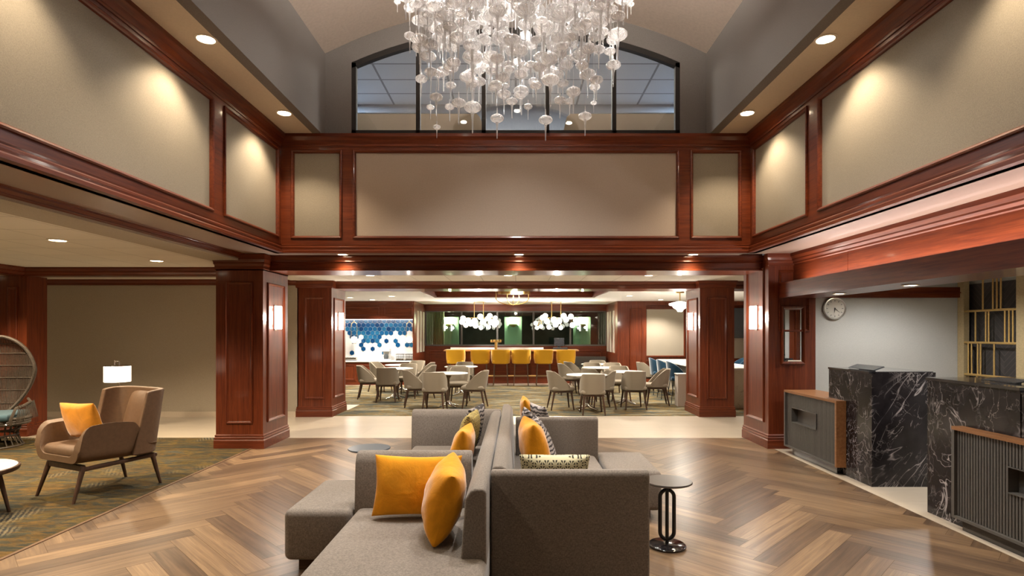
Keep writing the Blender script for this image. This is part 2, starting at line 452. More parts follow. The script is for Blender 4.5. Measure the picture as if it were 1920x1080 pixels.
# ================================================================== SETTING
YB = -5.0                       # rear of the lobby, behind the camera
def clip(poly, x0, x1, y0, y1):
    def cut(P, ax, lim, sgn):
        out = []
        for i in range(len(P)):
            a, b = P[i-1], P[i]
            da, db = sgn*(a[ax]-lim), sgn*(b[ax]-lim)
            if (da >= 0) != (db >= 0):
                t = da/(da-db); out.append(tuple(a[k]+(b[k]-a[k])*t for k in range(4)))
            if db >= 0: out.append(b)
        return out
    for ax, lim, sg in ((0,x0,1),(0,x1,-1),(1,y0,1),(1,y1,-1)):
        if not poly: return poly
        poly = cut(poly, ax, lim, sg)
    return poly
def floor_planks():
    L, w, g = 1.22, .1765, .0012
    vs, fs, uvs, rn = [], [], [], []
    q = math.sqrt(.5); rng = random.Random(3)
    for k in range(-70, 70):
        for j in range(-9, 10):
            for kind in (0, 1):
                u0, v0 = (k*w + j*L, k*w - j*L) if kind == 0 else (k*w + j*L + L, k*w - j*L + w - L)
                du, dv = (L, w) if kind == 0 else (w, L)
                cx = 1.79 + (u0-v0)*q; cy = 4.65 + (u0+v0)*q
                if not (-6 < cx < 6 and YB-2 < cy < 11): continue
                off = rng.random()*40; r = rng.random()
                P = []
                for (a, b) in ((g,g),(du-g,g),(du-g,dv-g),(g,dv-g)):
                    U, V = u0+a, v0+b
                    al, ac = (a, b) if kind == 0 else (b, a)
                    P.append((1.79+(U-V)*q, 4.65+(U+V)*q, al+off, ac+off*.37))
                P = clip(P, -3.60, 3.53, YB, 8.64)
                if len(P) < 3: continue
                b0 = len(vs); vs += [(p[0],p[1],0) for p in P]; fs.append(tuple(range(b0, b0+len(P))))
                uvs += [(p[2],p[3]) for p in P]; rn.append(r)
    me = bpy.data.meshes.new('floor'); me.from_pydata(vs, [], fs); me.update()
    uv = me.uv_layers.new(name='UVMap')
    for i, l in enumerate(me.loops): uv.data[i].uv = uvs[l.vertex_index]
    at = me.attributes.new('rnd', 'FLOAT', 'FACE')
    for i, x in enumerate(rn): at.data[i].value = x
    me.materials.append(M['plank'])
    o = bpy.data.objects.new('floor', me); COL.objects.link(o); o['kind'] = 'structure'
    o['label'] = 'wood herringbone plank floor of the lobby'
floor_planks()
struct('floor_slab', MB().box(-11,9,YB-.1,24,-.16,-.012), M['dark_room'])
struct('floor_joint', MB().box(-3.6,3.53,YB,8.64,-.012,-.0015), M['plinth'])
o = struct('floor_carpet', MB().box(-11,-3.63,YB,8.64,-.012,.004), M['carpet']); o['label'] = 'patterned olive and blue carpet beside the wood floor'
struct('floor_strip', MB().box(-3.63,-3.60,YB,8.64,-.012,.006), M['rug_edge'])
o = struct('floor_tile', MB().box(-11,9,8.64,10.87,-.012,0).box(3.53,9,YB,8.64,-.012,0).box(-11,9,17.0,24,-.012,0).box(-6,-3.42,11.7,12.55,-.012,.0045), M['beige_tile']); o['label'] = 'beige stone tile walkway'
o = struct('floor_dining', MB().box(-11,9,10.87,17.0,-.012,.004), M['carpet_dining']); o['label'] = 'mottled olive gold carpet under the dining tables'

# ---- columns
MOULD = [(0,0),(0,.012),(.012,.020),(.022,.010),(.034,.004),(.04,-.002)]
def column(x0, x1, y0, y1, ztop, sides, label, front=True):
    mb = MB().box(x0,x1,y0,y1,0,ztop)
    o = struct('column', mb, M['wood_z']); o['label'] = label
    b = MB().ring(x0,x1,y0,y1,[(0,0),(.022,0),(.022,.11),(.014,.125),(.018,.135),(.018,.15),(.008,.162),(.012,.17),(.012,.182),(0,.195)])
    build('base_moulding', b, M['wood_x'], o)
    f = MB()
    zt = ztop-.17
    if front: f.frame((x0,y0,0),(1,0,0),(0,0,1),(0,-1,0),.14,x1-x0-.14,.34,zt,MOULD)
    for s in sides:
        if s == '+x': f.frame((x1,y0,0),(0,1,0),(0,0,1),(1,0,0),.13,y1-y0-.13,.34,zt,MOULD)
        else: f.frame((x0,y1,0),(0,-1,0),(0,0,1),(-1,0,0),.13,y1-y0-.13,.34,zt,MOULD)
    build('panel_moulding', f, M['wood_z'], o)
    return o
CI, CO = 3.46, 4.105
column(-CO,-CI,7.85,8.70,2.456,['+x'],'wood column beside the olive carpet, in front of the beige walkway')
column(-CO,-CI,10.77,11.65,2.42,['+x'],'wood column at the dining room opening nearest the blue tiles')
column(CI,CO,10.77,11.65,2.42,['-x'],'wood column at the dining room opening nearest the blue stools')
c4 = column(CI,CO,7.85,8.70,2.667,['-x'],'wood column carrying the small mirror beside the reception desk', front=False)
cap = MB().ring(CI,3.80,7.835,7.86,[(0,2.50),(.008,2.51),(.008,2.54),(.02,2.56),(.02,2.58),(.032,2.61),(.036,2.667)])
cap.frame((3.60,7.85,0),(1,0,0),(0,0,1),(0,-1,0),0,.42,1.6,2.44,MOULD)
build('capital', cap, M['wood_x'], c4)

# ---- upper wood trim and fabric panels round the atrium
XF, YF = 3.17, 7.72
ZL, ZH = 2.667, 4.257
struct('wall_left', MB().box(-XF-.1,-XF,YB,YF+.1,ZL,ZH+.2), M['wall_fabric'])
struct('wall_right', MB().box(XF,XF+.1,YB,YF+.1,ZL,ZH+.2), M['wall_fabric'])
struct('wall_front', MB().box(-XF,XF,YF,YF+.1,ZL,ZH), M['wall_fabric'])
RAIL = .018
def trim_side(sx):
    mb = MB(); X = sx*XF; f = -sx                       # f: towards the room
    def bx(d, y0, y1, z0, z1): mb.box(min(X, X+f*d), max(X, X+f*d), y0, y1, z0, z1)
    bx(RAIL, YB, YF, ZL, 2.86); bx(RAIL, YB, YF, 4.03, ZH)      # lower and upper rails
    # lower lip and crown as profiles along Y
    mb.prism([(X,2.655),(X+f*.062,2.655),(X+f*.062,2.685),(X+f*.045,2.70),(X+f*.05,2.72),(X+f*.05,2.735),(X+f*.03,2.75),(X+f*.034,2.765),(X,2.775)][::(1 if f > 0 else -1)], 'y', YB, YF)
    mb.prism([(X,4.085),(X+f*.03,4.085),(X+f*.03,4.105),(X+f*.022,4.12),(X+f*.045,4.17),(X+f*.085,4.215),(X+f*.085,ZH),(X,ZH)][::(1 if f > 0 else -1)], 'y', YB, YF)
    stiles = [(7.60,YF),(5.96,6.20),(2.20,2.44),(-1.6,-1.36)]
    for (a, b) in stiles: bx(RAIL, a, b, 2.86, 4.03)
    pan = [(6.20,7.60),(2.44,5.96),(-1.36,2.20)]
    for (a, b) in pan:
        mb.frame((X+f*RAIL*.2, 0, 0),(0,1,0),(0,0,1),(f,0,0),a-.012,b+.012,2.85,4.04,[(0,.0),(0,.03),(.012,.036),(.026,.030),(.036,.016),(.042,-.01)])
    return struct('trim_left' if sx < 0 else 'trim_right', mb, M['wood_y'])
trim_side(-1); trim_side(1)
mb = MB()
mb.box(-XF,XF,YF-RAIL,YF,ZL,2.86).box(-XF,XF,YF-RAIL,YF,4.03,ZH)
mb.prism([(YF,2.655),(YF-.062,2.655),(YF-.062,2.685),(YF-.045,2.70),(YF-.05,2.72),(YF-.05,2.735),(YF-.03,2.75),(YF-.034,2.765),(YF,2.775)], 'x', -XF, XF)
mb.prism([(YF,4.085),(YF-.03,4.085),(YF-.03,4.105),(YF-.022,4.12),(YF-.03,4.17),(YF-.05,4.215),(YF-.05,ZH),(YF,ZH)], 'x', -XF, XF)
PE = [(-3.005,-2.346),(-2.175,2.185),(2.36,3.02)]
for (a, b) in [(-XF,-3.005),(-2.346,-2.175),(2.185,2.36),(3.02,XF)]: mb.box(a,b,YF-RAIL,YF,2.86,4.03)
for (a, b) in PE:
    mb.frame((0,YF-RAIL*.2,0),(1,0,0),(0,0,1),(0,-1,0),a-.012,b+.012,2.85,4.04,[(0,0),(0,.03),(.012,.036),(.026,.030),(.036,.016),(.042,-.01)])
struct('trim_front', mb, M['wood_x'])
struct('trim_panel', MB().box(-2.175,2.185,YF-.004,YF-.0005,2.86,4.03), M['wall_plain'])
# wood soffit under the fascia, then the moulding and the beam
struct('ceiling_soffit', MB().box(-3.72,-XF+.06,YB,8.06,ZL,ZL+.02).box(XF-.06,3.82,YB,7.86,ZL,ZL+.02).box(-XF+.06,XF-.06,YF-.06,8.08,ZL,ZL+.02), M['soffit_taupe'])
struct('beam_left', MB().prism([(-3.70,2.68),(-3.70,2.665),(-3.72,2.655),(-3.72,2.64),(-3.75,2.62),(-3.75,2.61),(-3.78,2.60),(-3.9,2.60),(-3.9,2.68)], 'y', YB, 7.85), M['wood_y'])
struct('ceiling_band', MB().box(-4.2,-3.78,YB,8.72,2.575,2.70), M['olive_wall'])
struct('beam_front', MB().box(-CI,CI,8.05,8.70,2.456,2.70).prism([(8.05,2.667),(8.0,2.667),(8.0,2.64),(8.03,2.60),(8.025,2.58),(8.05,2.565)], 'x', -CI, CI).prism([(8.05,2.456),(8.035,2.456),(8.035,2.475),(8.05,2.485)], 'x', -CI, CI)
       .box(-CO-.02,-CI,7.85,8.72,2.44,2.70), M['wood_x'])
struct('trim_capital', MB().ring(-CO,-CI,7.85,8.70,[(0,2.455),(.01,2.46),(.01,2.50),(.025,2.53),(.025,2.55),(.04,2.59),(.045,2.66)]), M['wood_x'])
struct('beam_dining', MB().box(-8,8,10.95,11.65,2.42,2.60).prism([(10.95,2.56),(10.90,2.56),(10.90,2.54),(10.93,2.50),(10.95,2.49)], 'x', -8, 8).ring(-CO,-CI,10.77,11.65,[(0,2.42),(.02,2.43),(.03,2.50),(.05,2.555)]).ring(CI,CO,10.77,11.65,[(0,2.42),(.02,2.43),(.03,2.50),(.05,2.555)]), M['wood_x'])
struct('beam_lounge', MB().box(-7.5,-CO,8.75,9.0,2.456,2.58).prism([(8.75,2.58),(8.68,2.58),(8.68,2.555),(8.71,2.52),(8.71,2.50),(8.75,2.47)], 'x', -7.55, -CO).box(-7.78,-7.5,YB,9.0,2.456,2.58).prism([(-7.5,2.47),(-7.46,2.50),(-7.46,2.52),(-7.42,2.555),(-7.42,2.58),(-7.5,2.58)], 'y', YB, 8.75), M['wood_x'])
column(-7.90,-7.47,8.76,9.14,2.456,[],'wood column behind the tall wicker chair')
# ---- cream soffit, upper grey walls, vault, arched end wall
struct('ceiling_left', MB().box(-XF-.1,-2.615,YB,YF+.1,ZH,ZH+.12), M['soffit'])
struct('ceiling_right', MB().box(2.615,XF+.1,YB,YF+.1,ZH,ZH+.12), M['soffit'])
ZS = 5.395
struct('wall_attic_left', MB().box(-2.72,-2.6,YB,7.9,ZH-.002,ZS), M['grey_wall'])
struct('wall_attic_right', MB().box(2.6,2.72,YB,7.9,ZH-.002,ZS), M['grey_wall'])
def arc(x, half, spring, peak):
    s = peak-spring; r = (half*half+s*s)/(2*s)
    return peak - r + math.sqrt(max(0, r*r-x*x))
def vault_z(x): return arc(x, 2.6, ZS, 6.02)
NV = 32
xs = [-2.6+5.2*i/NV for i in range(NV+1)]
vl = MB()
vl.add([(x, YB, vault_z(x)) for x in xs]+[(x, 7.9, vault_z(x)) for x in xs]+[(x, YB, vault_z(x)+.12) for x in xs]+[(x, 7.9, vault_z(x)+.12) for x in xs],
       [(i,i+1,NV+2+i,NV+1+i) for i in range(NV)]+[(2*(NV+1)+i+1,2*(NV+1)+i,3*(NV+1)+i,3*(NV+1)+i+1) for i in range(NV)])
struct('ceiling', vl, M['vault'], smooth=True)
WX, WZ0, WZ1, WZP = 2.24, 4.29, 5.27, 5.745
def win_z(x): return arc(x, WX, WZ1, WZP)
YW = 7.82
mb = MB()
for (Y, fl) in ((YW, 0), (YW+.14, 1)):
    def quad(a, b, c, d): mb.add([(p[0],Y,p[1]) for p in (a,b,c,d)], [(0,1,2,3) if not fl else (3,2,1,0)])
    quad((-2.6,ZH),(-WX,ZH),(-WX,ZS),(-2.6,ZS)); quad((WX,ZH),(2.6,ZH),(2.6,ZS),(WX,ZS)); quad((-WX,ZH),(WX,ZH),(WX,WZ0),(-WX,WZ0))
    n = 40
    for i in range(n):
        a, b = -WX+2*WX*i/n, -WX+2*WX*(i+1)/n
        quad((a,win_z(a)),(b,win_z(b)),(b,vault_z(b)),(a,vault_z(a)))
    for (e0, e1) in ((-2.6,-WX),(WX,2.6)): quad((e0,ZS),(e1,ZS),(e1,vault_z(e1)),(e0,vault_z(e0)))
pts = [(-WX,WZ0)]+[(-WX+2*WX*i/40, win_z(-WX+2*WX*i/40)) for i in range(41)]+[(WX,WZ0)]
m = len(pts)
mb.add([(p[0],YW,p[1]) for p in pts]+[(p[0],YW+.14,p[1]) for p in pts], [(i,(i+1)%m,m+(i+1)%m,m+i) for i in range(m)])
struct('wall_attic_front', mb, M['grey_wall'])
# arched window
win = thing('window_1', 'arched black-framed interior window above the wood fascia', None, (0,YW+.03,4.29)); win['kind'] = 'structure'
fr = MB()
path = [(-WX+.03, win_z(-WX)+0)] 
def bar(mb, a, b, w, y0=YW+.0, y1=YW+.08):
    a, b = Vector((a[0],0,a[1])), Vector((b[0],0,b[1])); d = (b-a).normalized(); nrm = Vector((-d.z,0,d.x))*w/2
    P = [a-nrm, b-nrm, b+nrm, a+nrm]
    mb.prism([(p.x,p.z) for p in P], 'y', y0, y1)
bar(fr, (-WX,WZ0+.03), (WX,WZ0+.03), .06); bar(fr, (-WX+.03,WZ0), (-WX+.03,WZ1), .06); bar(fr, (WX-.03,WZ0), (WX-.03,WZ1), .06)
for i in range(40):
    a, b = -WX+2*WX*i/40, -WX+2*WX*(i+1)/40
    fr.prism([(a,win_z(a)-.075),(b,win_z(b)-.075),(b,win_z(b)+.004),(a,win_z(a)+.004)], 'y', YW, YW+.08)
for x in (-1.335,-.437,.43,1.345): bar(fr, (x,WZ0), (x,win_z(x)-.02), .055)
build('window_frame', fr, M['frame_dark'], win, world=True)
edges = [-WX+.03,-1.335,-.437,.43,1.345,WX-.03]
for i in range(5):
    a, b = edges[i]+.01, edges[i+1]-.01
    poly = [(a,WZ0+.03)]+[(a+(b-a)*k/10, win_z(a+(b-a)*k/10)-.04) for k in range(11)]+[(b,WZ0+.03)]
    build('pane', MB().prism(poly, 'y', YW+.036, YW+.042), M['pane'], win, world=True)
# upstairs room behind the arched window
ZU = 6.16
struct('ceiling_upstairs', MB().box(-6,6,7.98,11.5,ZU,ZU+.1), M['grid_ceiling'])
struct('wall_upstairs', MB().box(-6,6,11.5,11.6,4.2,ZU+.1), M['bulkhead'])
struct('floor_upstairs', MB().box(-6,6,7.96,11.5,4.20,4.25), M['dark_room'])
for (a, b, sk, nm) in ((-3.0,-.55,.25,'tan office partition behind the arched window, beside the tall beam end'),(-.6,-.02,.0,'small tan partition behind the middle of the arched window'),(.78,3.0,-.25,'tan office partition behind the arched window, over the reception side')):
    y = 8.75 if a != -.6 else 9.3
    p = thing('office_partition', nm, 'partition', ((a+b)/2, y, 4.25), group='upstairs partitions')
    zt = 4.93 if a != -.6 else 4.87
    poly = [(a,4.25),(b+(sk if sk > 0 else 0),4.25),(b,zt-.05),(b-.05,zt),(a+.05,zt),(a,zt-.05)] if sk >= 0 else [(a+sk*.6,4.25),(b,4.25),(b,zt),(a+.05,zt),(a,zt-.05)]
    build('panel', MB().prism(poly, 'y', y, y+.07), M['tan_panel'], p, world=True)
    build('cap_rail', MB().box(a+.05,b-.05,y-.005,y+.075,zt-.004,zt+.012), M['bulkhead'], p, world=True)

# ---- lower ceilings and outer walls
ZC = 2.58
struct('ceiling_lounge', MB().box(-11,-4.2,YB,10.77,ZC,ZC+.1), M['tile_ceiling'])
struct('ceiling_corridor', MB().box(-4.2,8,8.70,11.0,2.56,2.66), M['tile_ceiling'])
struct('wall_lounge_front', MB().box(-11,-4.085,10.77,10.9,0,ZC), M['olive_wall'])
struct('baseboard_lounge', MB().box(-11,-4.105,10.75,10.77,0,.10), M['baseboard'])
struct('trim_lounge', MB().prism([(10.77,2.47),(10.74,2.48),(10.74,2.51),(10.70,2.55),(10.70,ZC),(10.77,ZC)], 'x', -11, -4.105), M['wood_x'])
struct('wall_lounge_left', MB().box(-11.1,-11,YB,10.9,0,ZC+.1), M['olive_wall'])
struct('wall_rear', MB().box(-11,9,YB-.1,YB,0,6.2), M['wall_fabric'])
# ---- reception side
struct('beam_reception', MB().box(3.80,3.92,6.565,7.85,2.20,ZL+.03).box(3.80,3.92,YB,6.555,2.20,ZL+.03)
       .prism([(3.80,2.52),(3.785,2.53),(3.785,2.55),(3.765,2.575),(3.765,2.59),(3.74,2.625),(3.735,ZL),(3.80,ZL)], 'y', YB, 7.85), M['wood_y'])
hd = struct('beam_header', MB().box(3.60,4.14,YB,7.845,2.06,2.235).box(3.60,3.64,YB,7.845,2.235,2.264), M['wood_y'])
struct('wall_reception_front', MB().box(CO,6.75,8.55,8.7,0,2.6), M['reception_wall'])
struct('trim_reception', MB().box(4.105,6.64,8.49,8.55,2.105,2.26).box(4.105,6.64,8.47,8.55,2.17,2.185), M['wood_x'])
struct('wall_reception_right', MB().box(6.75,6.85,YB,8.7,0,2.6), M['reception_wall'])
struct('trim_chevron', MB().box(6.72,6.75,6.1,8.55,0,2.3), M['chevron'])
struct('trim_pilaster', MB().box(6.66,6.75,1.72,2.08,0,2.6).box(6.64,6.66,1.78,2.02,.3,2.4), M['wood_z'])
struct('ceiling_reception', MB().box(3.92,6.85,YB,8.7,2.5,2.6), M['white_ceiling'])
# ---- dining room
ZD = 2.52
YD = 19.3
ceil = MB()
cx0, cx1, cy0, cy1 = -2.12, 2.06, 12.3, 15.1
ceil.box(-6.5,cx0,11.6,YD+.1,ZD,ZD+.08).box(cx1,9,11.6,YD+.1,ZD,ZD+.08).box(cx0,cx1,11.6,cy0,ZD,ZD+.08).box(cx0,cx1,cy1,YD+.1,ZD,ZD+.08)
ceil.box(cx0-.2,cx1+.2,cy0-.2,cy1+.2,ZD+.36,ZD+.42)
struct('ceiling_dining', ceil, M['white_ceiling'])
tr = MB()
pr = [(0,.0),(-.02,.02),(-.02,.10),(.05,.14),(.10,.20)]
vs = []
for (d, h) in [(-.03,-.012),(.05,-.012),(.05,.02),(.035,.03),(.035,.09),(.015,.11),(.015,.2),(.0,.36)]:
    vs += [(cx0+d,cy0+d,ZD+h),(cx1-d,cy0+d,ZD+h),(cx1-d,cy1-d,ZD+h),(cx0+d,cy1-d,ZD+h)]
tr.add(vs, [(i*4+k,i*4+(k+1)%4,(i+1)*4+(k+1)%4,(i+1)*4+k) for i in range(7) for k in range(4)])
struct('trim_coffer', tr, M['wood_x'])
struct('trim_coffer_lip', MB().frame((0,0,ZD),(1,0,0),(0,1,0),(0,0,-1),cx0-.14,cx1+.14,cy0-.14,cy1+.14,[(0,0),(0,.03),(.11,.03),(.11,0)]), M['white_ceiling'])
# buffet alcove wall (left) with blue hexagon tiles
YBF = 17.2
XA = -3.09
wood_bf = MB().box(-6.5,XA,YBF,YBF+.12,1.98,ZD)
for (a, b) in ((-5.15,-4.1),(-3.95,-3.1)): wood_bf.frame((0,YBF,0),(1,0,0),(0,0,1),(0,-1,0),a,b,2.08,2.34,MOULD)
wood_bf.box(-6.5,XA+.0,YBF-.03,YBF,2.42,ZD)
struct('wall_buffet', wood_bf, M['wood_x'])
bs = struct('wall_tile', MB().box(-6.5,XA,YBF+.55,YBF+.65,.68,2.0), M['white_stone'])
hx = MB(); rng = random.Random(11)
hs = .082
prof = {}
cells = []
for r in range(14):
    for c in range(-36, 0):
        cxh = XA-.06 + (c+.5)*hs*math.sqrt(3)*1.0 + (r % 2)*hs*math.sqrt(3)/2; cz = 1.93 - r*hs*1.5
        if cxh < -5.6 or cxh > XA-.08: continue
        if r <= 2: on = True
        elif r == 3: on = rng.random() < .80
        elif r == 4: on = rng.random() < .26
        elif r == 5: on = rng.random() < .46
        elif r in (6, 7): on = rng.random() < .16
        elif r in (8, 10): on = rng.random() < .12
        else: on = False
        if on: cells.append((cxh, cz))
for (x, z) in cells:
    k = hs*.93
    hx.prism([(x+k*math.sin(math.pi*i/3), z+k*math.cos(math.pi*i/3)) for i in range(6)][::-1], 'y', YBF+.535, YBF+.555)
hx.a = [q for q in [rng.random() for _ in cells] for _ in range(8)]
def hexmat():
    t = NT('blue_hexagon_tile'); t.base(t.ramp(t.attr('rnd'), [(0, (.001,.030,.10)), (.5, (.002,.060,.17)), (1, (.015,.12,.23))]))
    t.p(Roughness=.25); return t.m
build('hexagon_tiles', hx, hexmat(), bs)
# striped angled returns beside the bar
for s in (-1, 1):
    w = MB().box(min(s*3.05,s*3.09),max(s*3.05,s*3.09),YBF,YD,0,ZD)
    rt = struct('wall_return_left' if s < 0 else 'wall_return_right', w, M['wood_z'])
    st = MB()
    for k in range(3):
        y = YBF+.42+k*.56
        st.box(min(s*3.03,s*3.06),max(s*3.03,s*3.06),y,y+.32,.95,2.25)
    build('fabric_inset', st, M['stripe_panel'], rt)
# back wall: wainscot, crown, window band with mullions
bw = MB().box(-3.17,3.17,YD,YD+.12,0,1.10).box(-3.17,3.17,YD-.03,YD,1.05,1.12).box(-3.17,3.17,YD,YD+.12,2.30,ZD).box(-3.17,3.17,YD-.05,YD,2.42,ZD)
for (a, b) in ((-2.9,-1.5),(-1.3,0),(.2,1.6),(1.75,2.9)): bw.frame((0,YD,0),(1,0,0),(0,0,1),(0,-1,0),a,b,.25,.95,MOULD)
struct('wall_bar', bw, M['wood_x'])
w2 = thing('window_2', 'dark glazed band behind the bar counter', None, (0,YD,1.12)); w2['kind'] = 'structure'
f2 = MB().box(-3.05,3.05,YD-.01,YD+.05,1.12,1.17).box(-3.05,3.05,YD-.01,YD+.05,2.27,2.30)
mx = [-3.04,-1.82,-.62,.60,1.84,3.04]
for x in mx: f2.box(x-.03,x+.03,YD-.01,YD+.05,1.17,2.27)
build('window_frame', f2, M['mullion'], w2, world=True)
for i in range(5): build('pane', MB().box(mx[i]+.03,mx[i+1]-.03,YD+.018,YD+.024,1.17,2.27), M['bar_pane'], w2, world=True)
# the room behind that glass
struct('wall_beyond', MB().box(-6,6,22.2,22.3,0,3.0), M['dark_room'])
struct('ceiling_beyond', MB().box(-6,6,YD+.12,22.2,2.60,2.7), M['green_panel'])
for i, x in enumerate((-2.28,-.09,2.30)):
    struct('wall_pier', MB().box(x-.30,x+.30,19.9,20.05,0,2.11), M['green_panel'])
struct('wall_curtain', MB().prism([(-3.1+.62*i/24, 19.75+.03*(i%2)) for i in range(25)]+[(-2.48,19.9),(-3.1,19.9)], 'z', 0, 2.5), M['green_curtain'])
# right hand dining wall with a fabric panel
rw = MB().box(3.09,9,17.3,17.42,0,ZD).box(3.09,3.3,17.2,17.3,0,ZD).box(3.3,3.92,17.23,17.3,0,ZD).box(3.92,9,17.24,17.3,.70,.74).box(3.92,9,17.22,17.3,0,.2).box(3.92,9,17.25,17.3,.5,.54).box(3.3,9,17.22,17.3,2.40,ZD)
rw.frame((0,17.23,0),(1,0,0),(0,0,1),(0,-1,0),3.42,3.80,.3,2.3,MOULD)
rw.frame((0,17.28,0),(1,0,0),(0,0,1),(0,-1,0),3.90,5.10,.84,2.32,[(0,0),(0,.03),(.03,.03),(.05,.0)])
struct('wall_dining_right', rw, M['wood_z'])
struct('trim_fabric', MB().box(3.94,5.06,17.27,17.29,.88,2.28).box(5.3,8.5,17.27,17.29,.80,2.1), M['beige_panel'])
struct('wall_dining_side', MB().box(8,8.1,8.7,17.4,0,ZC), M['wood_y'])
struct('wall_dining_left', MB().box(-6.6,-6.5,10.9,YBF+.7,0,ZD), M['olive_wall'])
# ================================================================== SECTIONAL SOFA (two L-shaped halves back to back)
def rot_pts(mb, c, fn=None):
    return mb
def back_profile(d0, d1, z0, z1, lean=.05, r=.05):
    """closed profile (d, z) of an upholstered back: d0 = rear plane, d1 = front at the foot"""
    return [(d0,z0),(d1,z0),(d1,z0+(z1-z0)*.35),(d1-lean*.8,z1-r*1.4),(d1-lean-r*.45,z1-r*.35),(d1-lean-r*1.1,z1),(d0+r*.5,z1),(d0+r*.12,z1-r*.2),(d0,z1-r*.7)]
def make_sofa(label):
    """local axes: x to the right, y away; origin at the point both halves turn about"""
    t = thing('sectional_sofa', label, 'sofa', (-.15,4.74,0), 0, 'back-to-back sectional sofas in the lobby')
    def L(x, y): return (x+.15, y-4.74)
    ZS_, ZB = .415, .78
    # chaise seat running towards the camera
    def seat(x0,x1,y0,y1):
        a, b = L(x0,y0), L(x1,y1)
        build('seat', MB().box(a[0],b[0],a[1],b[1],.075,ZS_), M['sofa'], t, bevel=.045, seg=4)
    seat(-1.07,-.152,2.1,3.89)
    seat(-1.07,-.20,3.90,6.0)
    seat(-1.545,-1.095,3.80,4.62)
    def plinth(x0,x1,y0,y1):
        a, b = L(x0,y0), L(x1,y1)
        build('plinth', MB().box(a[0],b[0],a[1],b[1],0,.078), M['plinth'], t)
    plinth(-1.0,-.21,2.2,5.9); plinth(-1.46,-1.0,3.86,4.54)
    # spine back along y: rear plane at x=-.152, front towards -x
    a, b = L(0,2.99), L(0,5.985)
    P = [(-.002-(d), z) for (d, z) in [(0,ZS_-.3)]]
    prof = back_profile(0,.140,.085,ZB,.035,.04)
    poly = [(-.003-d, z) for (d, z) in prof]
    build('backrest', MB().prism(poly[::-1], 'y', a[1], b[1]), M['sofa'], t, bevel=.014, seg=3)
    # cross panels: rear plane away from the seat they serve
    for (y0, x1) in ((3.855,-.30),(5.965,-.153)):
        a, b = L(-1.09,y0), L(x1,y0)
        prof = back_profile(0,.145,.085,ZB,.035)
        poly = [(a[1]+.125-d+.02, z) for (d, z) in prof]
        build('arm_panel', MB().prism(poly, 'x', a[0], b[0]), M['sofa'], t, bevel=.016, seg=3)
    return t
sofa = make_sofa('taupe sectional sofa facing the lounge carpet, orange pillows at its near end')
sofa2 = dup(sofa, (-.15,4.74,0), math.pi, 'taupe sectional sofa facing the reception desk, black lattice pillow on its seat')

# ---- pillows
def pillow_mesh(w, h, t):
    n = 18
    def f(sgn):
        def g(u, v):
            a, b = math.sin((2*u-1)*math.pi/2), math.sin((2*v-1)*math.pi/2)
            x = w/2*a*(1-.075*(1-abs(b)**1.6)*abs(a)**3)
            z = h/2*b*(1-.075*(1-abs(a)**1.6)*abs(b)**3)
            k = max(0, (1-a*a)*(1-b*b))
            y = sgn*t/2*k**.37*(1+.05*math.sin(7*a+2*b)*math.sin(5*b+1))
            return (x, y, z)
        return g
    mb = MB(); mb.surf(f(1), n, n); b = len(mb.v); mb.surf(f(-1), n, n)
    mb.f = [tuple(reversed(q)) if max(q) < b else q for q in mb.f]
    return mb
def pillow(label, w, h, t, mat, loc, rot, group=None):
    o = build('throw_pillow', pillow_mesh(w,h,t), M[mat], None, smooth=True)
    o.location = loc; o.rotation_mode = 'YXZ' ; o.rotation_euler = tuple(R(a) for a in rot)
    return tag(o, label, 'pillow', group)
# rot = (lean about x, roll about y, turn about z)
pillow('wide orange velvet pillow lying along the near cross panel of the sofa', .56,.38,.17,'orange',(-.628,3.665,.618),(-13,1,2))
pillow('orange velvet pillow seen edge-on, standing against the sofa spine nearest the viewer', .45,.41,.235,'orange',(-.415,3.335,.640),(15,-5,97))
pillow('orange velvet pillow on the lounge-side sofa, behind its near cross panel', .42,.42,.18,'orange',(-.435,4.62,.630),(12,0,86))
pillow('ochre and black woven pillow on the lounge-side sofa, behind an orange one', .46,.46,.17,'weave',(-.43,5.15,.650),(12,0,84))
pillow('grey striped pillow in the far corner of the lounge-side sofa', .46,.46,.16,'zebra',(-.425,5.60,.650),(12,0,78))
pillow('black and cream lattice pillow standing behind the near cross panel of the reception-side sofa', .45,.40,.17,'lattice',(.25,3.725,.628),(21,0,-1))
pillow('orange velvet pillow standing against the spine of the reception-side sofa', .48,.48,.22,'orange',(.15,4.57,.662),(-12,0,98))
pillow('grey striped pillow behind the orange one on the reception-side sofa', .38,.44,.12,'zebra',(.25,4.985,.648),(-24,0,88))
pillow('grey striped pillow tucked before the far cross panel of the reception-side sofa', .30,.46,.13,'zebra',(.14,5.315,.662),(-12,0,95))
pillow('small orange pillow beyond the far cross panel of the reception-side sofa', .40,.44,.15,'orange',(.135,6.27,.665),(-12,0,92))
pillow('dark grey striped pillow behind the far cross panel, before an orange one', .40,.42,.12,'zebra',(.27,5.93,.645),(-14,0,110))

